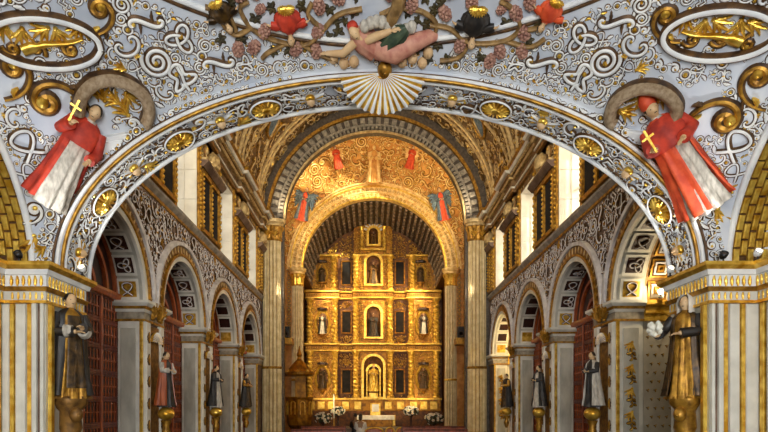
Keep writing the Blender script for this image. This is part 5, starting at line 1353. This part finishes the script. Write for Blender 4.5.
for px, yy, tier in ((322.5, 278, 'upper left'), (420, 278, 'upper right'), (323, 329, 'middle left'), (423, 329, 'middle right'), (323, 383, 'lower left'), (423, 383, 'lower right')):
    x = rx(px); y = YR - .3; hgt = 21 / KR if 'upper' not in tier else 17 / KR; zb = rz(yy + 6)
    P = [(.46 * math.cos(2 * PI * i / 28), .78 * math.sin(2 * PI * i / 28) * (1 + .06 * math.sin(14 * PI * i / 28))) for i in range(28)]
    sc = 1.0 if 'upper' not in tier else .72
    me = MB().ribbon(P, .09, .12, (0, 1), closed=True); me.build('medallion_frame', M('retablo_light', 'retablo_light'), ret, False, OFF @ frame((x, y - .01, zb + hgt * .5), (0, -1, 0), (0, 0, 1), sc))
    MB().lathe([(.42, 0), (.3, .03), (.01, .05)], n=20, sy=1.8, cap=False).build('medallion_ground', M('retablo_dark'), ret, False, OFF @ frame((x, y - .01, zb + hgt * .5), (0, -1, 0), (0, 0, 1), sc))
    rb(MB().lathe([(.02, -.36), (.1, -.26), (.16, -.1), (.3, -.06), (.32, 0)], (x, y - .16, zb), 14, sy=.7), 'console', 'retablo')
    rb(MB().lathe([(.34, 0), (.36, .08), (.3, .14)], (x, y - .14, zb + hgt * 1.08 + .08), 16, mod=lambda a, z: 1 + .08 * math.sin(9 * a), sy=.6), 'canopy', 'wood_dark')
    wh = 'middle' in tier
    figure('statue', 'small carved %s saint on a console in the %s bay of the altarpiece' % ('pale-robed' if wh else 'dark', tier), 'statue', figmat(Vector((x, y - .2, zb)), (0, -1, 0), (0, 0, 1), hgt * .98), robe='alb' if wh else 'statue_dark', cape='black_cloth' if wh else 'statue_dark', seed=len(tier), skin='skin_dark', group='saints of the altarpiece')
# crest: fan of pale rays, and scroll relief over the gilded fields
for k in range(15):
    a = -1.35 + 2.7 * k / 14
    MB().leaf((0, .25), (0, .72), .075, .12, 0, 0).build('crest_ray', M('retablo_light' if k % 2 else 'wall_scroll'), ret, False, OFF @ frame((rx(373.5), YR - .38, rz(233)), (0, -1, 0), (0, 0, 1), 1, -a))
rr_ = random.Random(3)
def rsp(r):
    px = r.uniform(307, 439); py = r.uniform(228, 410); d = 0
    if 353 < px < 393: d = .35
    elif 308 < px < 338 or 408 < px < 438: d = .3
    p = Vector((rx(px), YR - d - .005, rz(py))); return p, Vector((0, -1, 0)), Vector((0, 0, 1))
def rok(p, r):
    px, py = VX + (p.x - CAMX) * KR, VY - (p.z - EYE) * KR; R = r * KR
    if math.hypot(p.x, p.z - Z3) > 3.9 - r and p.z > Z3: return False
    for e in (338.5, 353, 393, 407.5):
        if abs(px - e) < R: return False
    for (y0, y1) in ((291, 301), (343, 353), (397, 412)):
        if y0 - R < py < y1 + R: return False
    for q in NI:
        if abs(px - q[0]) < q[3] / 2 + 2 + R and q[1] - 3 - R < py < q[2] + 3 + R: return False
    for (y0, y1) in ((260, 287), (310, 335), (368, 395)):
        for (a, b) in ((340, 353), (394, 406)):
            if a - R < px < b + R and y0 - R < py < y1 + R: return False
    return True
decorate(pack(rsp, rok, [(.22, 2500), (.14, 5000), (.09, 9000), (.065, 9000)], rr_), RET, None, rr_, .12, joined='gilt_relief')
gr = bpy.data.objects['gilt_relief']; gr.parent = ret; gr.matrix_local = OFF
# ------------------------------------------------------------------ statues on the piers
def console(t, r, h, m='old_gold'):
    MB().lathe([(r * .25, -h), (r * .7, -h * .8), (r * .5, -h * .62), (r * .95, -h * .4), (r * .8, -h * .18), (r * 1.15, -h * .12), (r * 1.15, 0)], n=16, mod=lambda a, z: 1 + .07 * math.sin(6 * a + z * 9)).build('bracket', M(m), t, True)
s1 = figure('statue', 'life-size carved friar in dark cloak and gilt robe beside the first left door', 'statue', figmat((-4.70, 8.42, 1.74), (.8, -.6, 0), (0, 0, 1), 1.6), robe='old_gold', cape='black_cloth', overlay='statue_dark', seed=5, sleeve='black_cloth', hair='black_cloth', armr=[(-.12, 0, .785), (-.16, -.04, .62), (-.02, -.17, .62)], arml=[(.12, 0, .785), (.16, -.05, .63), (.02, -.18, .66)])
s2 = figure('statue', 'carved statue in white cowl and gilt robe beside the patterned chapel wall', 'statue', figmat((4.64, 8.42, 1.74), (-.8, -.6, 0), (0, 0, 1), 1.56), robe='old_gold', cape='statue_dark', seed=9, sleeve='black_cloth', hat='cowl', armr=[(-.12, 0, .785), (-.2, -.05, .66), (-.16, -.22, .62)], arml=[(.12, 0, .785), (.16, -.06, .64), (.02, -.19, .62)])
for sx_ in (-1, 1): MB().tube([(sx_ * .09, -.1, .625), (sx_ * .045, -.15, .63)], [.062, .05], 12).build('cuff', M('alb'), s1, True)
fl = MB(); q0 = random.Random(2)
for i in range(26):
    v = Vector((q0.gauss(0, 1), q0.gauss(0, 1), q0.gauss(0, 1))).normalized() * .06; fl.leaf((0, 0), (.05, 0), .02, .01) if False else fl.ell((-.16 + v.x, -.27 + v.y, .68 + v.z), (.025, .025, .03), 6, 4)
fl.build('white_bouquet', M('flower_white'), s2, True)
for t, m in ((s1, 'brown_gold'), (s2, 'old_gold')):
    mb = MB().lathe([(.04, -.62), (.08, -.5), (.05, -.4), (.1, -.28), (.09, -.12), (.15, -.05), (.15, 0)], n=18, mod=lambda a, z: 1 + .08 * math.sin(5 * a + 12 * z)); mb.build('bracket', M(m), t, True)
    mb = MB().ell((0, -.12, -.15), (.06, .06, .075), 12, 8); mb.ell((0, -.175, -.16), (.014, .02, .02), 6, 4)
    for sx in (-1, 1): mb.leaf((sx * .05, -.1), (sx * .2, -.02), .05, .03); 
    mb.build('bracket_cherub', M(m), t, True)
PC = [(12.5, 13.6), (16.7, 17.75), (20.85, 21.9)]
robes = [('black_cloth', 'wood_light', 'alb'), ('alb', 'black_cloth', 'black_cloth'), ('statue_dark', 'black_cloth', 'old_gold')]
for s in (-1, 1):
    for k, (a, b) in enumerate(PC):
        yc = (a + b) / 2; X = s * (WALLX[s] - .2)
        r, c, sl = robes[k] if s < 0 else robes[1 if k < 2 else 2]
        if s > 0 and k == 0: r, c, sl = ('black_cloth', 'alb', 'black_cloth')
        st = figure('statue', 'painted saint statue on gilt globe bracket on the %s %s nave pier' % (('first', 'second', 'third')[k], 'left' if s < 0 else 'right'), 'statue', figmat((X - s * .12, yc, 1.62), (-s, -.35, 0), (0, 0, 1), 1.3), robe=r, cape=c, sleeve=sl, seed=10 + k, group='saints on the nave piers', beard=(k == 1))
        MB().ell((0, 0, -.12), (.15, .15, .12), 16, 10).build('globe_bracket', M('gold'), st, True); MB().lathe([(.03, -.6), (.08, -.45), (.05, -.36), (.1, -.24)], n=12, cap=False).build('bracket', M('old_gold'), st, True)
# ------------------------------------------------------------------ small lamps on the choir entablature
for (x, y, lb, up) in ((-4.66, 8.7, 'small white spotlight on the cornice above the dark-cloaked friar', 1), (4.58, 8.75, 'small white spotlight at the arch foot above the white-cowled statue', 1), (5.3, 7.8, 'round white spotlight on the cornice below the gilded side arch', 1), (4.9, 7.93, 'black spotlight on the cornice below the red-mitred saint', 0), (-5.15, 7.9, 'black spotlight on the cornice at the foot of the gilded side arch', 0)):
    t = thing('spotlight', lb, 'spotlight', Matrix.Translation((x, y, ZS)))
    MB().lathe([(.04, 0), (.04, .015), (.012, .02), (.012, .07)], n=10).build('stand', M('plastic_black'), t)
    c = 'frosted_glass' if up else 'plastic_black'
    MB().lathe([(.03, -.05), (.05, -.02), (.055, .05), (.045, .05), (.035, .0)], n=14).build('housing', M('stucco_white' if up else 'plastic_black'), t, True, Matrix.Translation((0, 0, .11)) @ Matrix.Rotation(.9, 4, 'X'))
    MB().ell((0, 0, .03), (.035, .035, .02), 10, 6).build('lens', M('lamp_glow' if up else 'arch_dark'), t, True, Matrix.Translation((0, 0, .11)) @ Matrix.Rotation(.9, 4, 'X'))
# ------------------------------------------------------------------ pulpit, altar, candle, flowers, benches, couple
pp = thing('pulpit', 'gilded pulpit with domed sounding board left of the altarpiece', 'pulpit', Matrix.Translation((-4.1, 30.4, 0)))
def pz(py): return EYE + (VY - py) * 30.4 / F
ohex = lambda r, z: (r, z)
MB().lathe([(.62, pz(425)), (.66, pz(422)), (.7, pz(418)), (.7, pz(400)), (.78, pz(398)), (.78, pz(397))], n=8).build('tub', M('retablo'), pp)
MB().lathe([(.05, 0), (.2, .1), (.62, pz(425))], n=8).build('stem', M('retablo_dark'), pp)
for k in range(8):
    a = 2 * PI * (k + .5) / 8; d = .655
    MB().arch((0, 0, .28), (1, 0, 0), (0, 1, 0), [(.1, 0), (.1, -.05), (.15, -.05), (.15, 0)], 10).box((-.15, -.05, -.3), (-.1, 0, .28)).box((.1, -.05, -.3), (.15, 0, .28)).build('arched_panel', M('retablo_light'), pp, False, Matrix.Translation((d * math.cos(a), d * math.sin(a), pz(409))) @ Matrix.Rotation(a + PI / 2, 4, 'Z'))
MB().box((-.3, .45, pz(398)), (.3, .55, pz(374))).build('back_board', M('retablo'), pp)
MB().lathe([(.75, pz(376)), (.8, pz(375)), (.82, pz(373)), (.68, pz(372)), (.55, pz(368)), (.32, pz(363)), (.14, pz(360)), (.1, pz(357)), (.16, pz(355)), (.08, pz(351)), (.02, pz(346))], n=16, mod=lambda a, z: 1 + .04 * math.sin(8 * a)).build('sounding_board', M('retablo'), pp)
for k in range(8):
    a = 2 * PI * k / 8; link('crest_leaf', RET['acanthus_spray'], pp, frame((.74 * math.cos(a), .74 * math.sin(a), pz(372)), (math.cos(a), math.sin(a), .3), (0, 0, 1), .16))
al = thing('altar_table', 'altar table under a white lace cloth below the crowned golden statue', 'altar', Matrix.Translation((.12, 35.2, .42)))
MB().bevbox((-1.05, -.4, 0), (1.05, .4, .62), .03, (1, -1)).build('body', M('retablo'), al); MB().bevbox((-1.15, -.46, .62), (1.15, .46, .7), .02, (1, -1)).build('table_top', M('marble_white'), al)
cl = MB(); rows = []
for j in range(4):
    rows.append([(-1.17 + 2.34 * i / 40, -.485 - .015 * math.sin(i * 1.3) * (3 - j) / 3, .45 + (.265 * j / 3)) for i in range(41)])
rows.append([(-1.17 + 2.34 * i / 40, .46, .715) for i in range(41)]); cl.grid(rows, 0)
cl.build('altar_cloth', M('white_cloth'), al, True)
tb = thing('tabernacle', 'small gilt tabernacle with carved door standing behind the altar table', 'tabernacle', Matrix.Translation((.1, 35.95, .42)))
tbb = MB().bevbox((-.34, -.2, 0), (.34, .0, 1.5), .03, (1, -1)).build('body', M('retablo_light'), tb); MB().bevbox((-.22, -.24, .95), (.22, -.2, 1.42), .01, (1, -1)).build('door', M('marble_white'), tbb)
MB().bevbox((-1.3, -.12, 0), (1.3, .05, .72), .03, (1, -1)).build('gradine', M('retablo_light'), tb)
cd = thing('processional_candle', 'tall thin white candle standing before the left lower altarpiece', 'candle', Matrix.Translation((-2.45, 34.0, .42)))
MB().lathe([(.14, 0), (.12, .05), (.04, .12), (.03, .5), (.05, .55)], n=12).build('holder', M('gold'), cd); MB().lathe([(.035, .5), (.035, 2.0), (.01, 2.03)], n=10).build('candle', M('flower_white'), cd)
fr = random.Random(9)
def bouquet(px, py, Y, r, lb):
    p = at(px, py, Y); t = thing('flower_arrangement', lb, 'flowers', Matrix.Translation((p.x, p.y, .42 if Y > 31.6 else .0)), 'flower arrangements before the altar')
    h = p.z - (.42 if Y > 31.6 else 0)
    MB().lathe([(.14, 0), (.16, .03), (.06, .1), (.06, max(.15, h - r * 1.1)), (.16, max(.2, h - r * .7)), (.18, max(.25, h - r * .5))], n=14).build('vase', M('wood_dark'), t, True)
    lv = MB(); 
    for i in range(70):
        v = Vector((fr.gauss(0, 1), fr.gauss(0, 1), fr.gauss(0, .8))).normalized(); q = v * r * fr.uniform(.6, 1.05)
        lv.ell((q.x * 1.25, q.y, h + q.z * .8), (.1, .03, .05), 6, 4, rot=Matrix.Rotation(fr.uniform(0, 6), 3, 'Z') @ Matrix.Rotation(fr.uniform(-1, 1), 3, 'Y'))
    lv = lv.build('leaves', M('flower_leaf'), t); lv['kind'] = 'stuff'
    bl = MB()
    for k in range(6): bl.ell((.045 * math.cos(k * PI / 3), .045 * math.sin(k * PI / 3), 0), (.035, .025, .02), 6, 4)
    bl.ell((0, 0, .015), (.025, .025, .02), 6, 4, 1); bl = bl.mesh('blossom', M('flower_white', 'gold'), True)
    for i in range(34):
        v = Vector((fr.gauss(0, 1), fr.gauss(-.4, 1), fr.gauss(0.3, .8))).normalized(); q = v * r * 1.0
        link('blossom', bl, t, frame((q.x * 1.25, q.y, h + q.z * .8), v, (0, 0, 1), 1.25))
bouquet(323, 418, 33.2, .42, 'low mound of white flowers left of the altar steps')
bouquet(338, 411, 35.2, .36, 'taller leafy flower vase beside the thin candle')
bouquet(411, 411, 34.2, .38, 'white flower vase on a pedestal right of the altar table')
bouquet(434, 419, 33.4, .46, 'wide mound of white flowers in front of the right column')
# benches
def pew(x0, x1, y, lb, zt):
    t = thing('pew', lb, 'pew', Matrix.Translation(((x0 + x1) / 2, y, 0)), 'red-brown wooden pews'); w = (x1 - x0) / 2
    MB().bevbox((-w, -.03, .45), (w, .03, zt), .015, (1, -1)).build('backrest', M('wood_light'), t); MB().tube([(-w - .03, 0, zt), (w + .03, 0, zt)], .045, 10).build('top_rail', M('wood_red'), t, True)
    MB().box((-w, .03, .42), (w, .5, .47)).build('seat', M('wood_red'), t)
    for q in (-1, 1): MB().bevbox((q * w - .03, -.06, 0), (q * w + .03, .52, zt - .05), .01, (0, 1)).build('end_panel', M('wood_red'), t)
pew(-2.95, -1.2, 22.4, 'red-brown pew left of the aisle in front of the flower mounds', .83); pew(1.1, 3.6, 22.4, 'red-brown pew right of the aisle in front of the flower mounds', .83)
pew(-3.1, -1.2, 20.6, 'nearest red-brown pew left of the aisle', .78); pew(1.1, 3.4, 20.6, 'nearest red-brown pew right of the aisle', .78)
def oval_chair(x, y, w, lb):
    t = thing('chair', lb, 'chair', Matrix.Translation((x, y, 0)), 'chairs with oval gilt backs in the aisle')
    P = [(w * math.cos(2 * PI * i / 24), 0, .52 + .18 * math.sin(2 * PI * i / 24)) for i in range(25)]
    MB().tube(P, .035, 8).build('back_frame', M('retablo_light'), t, True); MB().ell((0, .01, .52), (w - .03, .03, .15), 18, 8).build('back_cushion', M('wood_light'), t, True)
    MB().bevbox((-w, .04, .30), (w, .5, .38), .03, (2, 1)).build('seat', M('wood_light'), t)
    for sx in (-1, 1):
        for yy in (.03, .46): MB().tube([(sx * (w - .03), yy, 0), (sx * (w - .03), yy, .34)], [.02, .03], 8).build('leg', M('old_gold'), t, True)
oval_chair(-.02, 25.3, .42, 'wide oval-backed chair before the altar'); oval_chair(.70, 25.3, .2, 'narrow oval-backed chair beside the wide one'); oval_chair(1.18, 25.3, .2, 'narrow oval-backed chair nearest the white flower pedestal')
# seated couple
def person(px, Y, top, lb, jacket, lower, hairm, veil=False):
    x = (px - VX) * Y / F + CAMX; H = top
    t = thing('person', lb, 'person', Matrix.Translation((x, Y, 0)), 'couple seated before the altar')
    b = MB(); g = .46
    b.tube([(0, 0, g), (0, 0, g + .28), (0, -.01, g + .5), (0, 0, g + .58)], [.15, .16, .17, .06], 14); b.tube([(0, 0, g + .5), (0, 0, g + .7)], [.055, .05], 10); b.ell((0, .01, g + .76), (.078, .092, .115), 14, 10); b.ell((0, .1, g + .75), (.015, .025, .02), 6, 4)
    for sx in (-1, 1):
        b.tube([(sx * .16, 0, g + .5), (sx * .23, .06, g + .25), (sx * .12, .28, g + .18)], [.055, .045, .03], 10); b.tube([(sx * .09, 0, g + .02), (sx * .1, .42, g + .04), (sx * .1, .44, .08)], [.09, .075, .045], 10); b.tube([(sx * .1, .42, .05), (sx * .1, .6, .04)], [.05, .04], 8); b.ell((sx * .08, .07, g + .75), (.012, .02, .03), 6, 4)
        hand_mb(b, (sx * .12, .28, g + .18), (-sx * .4, .8, 0), .09, 0, -sx)
    link('body', remeshed(b, 'body', M('skin_dark'), .016, 4), t)
    loft([(g - .04, .2, .17, 0, 0), (g + .2, .18, .155, 0, 0), (g + .42, .215, .15, 0, 0), (g + .53, .17, .12, 0, 0), (g + .57, .08, .075, 0, 0)], 24, 5, .04, 3, ftop=1.5).build('jacket', M(jacket), t, True)
    mb = MB()
    for sx in (-1, 1): mb.tube([(sx * .17, 0, g + .5), (sx * .24, .05, g + .26), (sx * .15, .24, g + .18)], [.075, .065, .05], 12)
    mb.build('sleeve', M(jacket), t, True)
    if lower == 'skirt': loft([(0.02, .42, .5, 0, .25), (.3, .34, .42, 0, .2), (g, .25, .3, 0, .1), (g + .12, .18, .16, 0, 0)], 26, 9, .08, 4, ftop=1).build('skirt', M('white_cloth'), t, True)
    else:
        mb = MB()
        for sx in (-1, 1): mb.tube([(sx * .09, 0, g + .02), (sx * .1, .42, g + .05), (sx * .1, .44, .1)], [.11, .095, .07], 12)
        mb.build('trousers', M('black_cloth'), t, True)
    hb = MB().ell((0, -.02, g + .8), (.09, .1, .1), 14, 8)
    if veil: hb.ell((0, -.07, g + .72), (.085, .06, .14), 12, 8)
    hb.build('hair', M('hair'), t, True)
    st = thing('stool', 'low wooden stool under the %s' % ('person in the dark suit' if not veil else 'person in the pale dress'), 'stool', Matrix.Translation((x, Y, 0)))
    MB().bevbox((-.22, -.2, .36), (.22, .24, .415), .01, (2, 1)).build('seat', M('wood_red'), st)
    for q in (-1, 1):
        for w in (-.16, .2): MB().tube([(q * .18, w, 0), (q * .18, w, .37)], [.022, .026], 8).build('leg', M('wood_dark'), st, True)
person(355.5, 26.5, 1.3, 'dark-haired person in a dark suit seated before the altar', 'black_cloth', 'trousers', 'hair')
person(360.5, 24.6, 1.2, 'dark-haired person in a pale dress seated before the altar', 'white_cloth', 'skirt', 'hair', True)
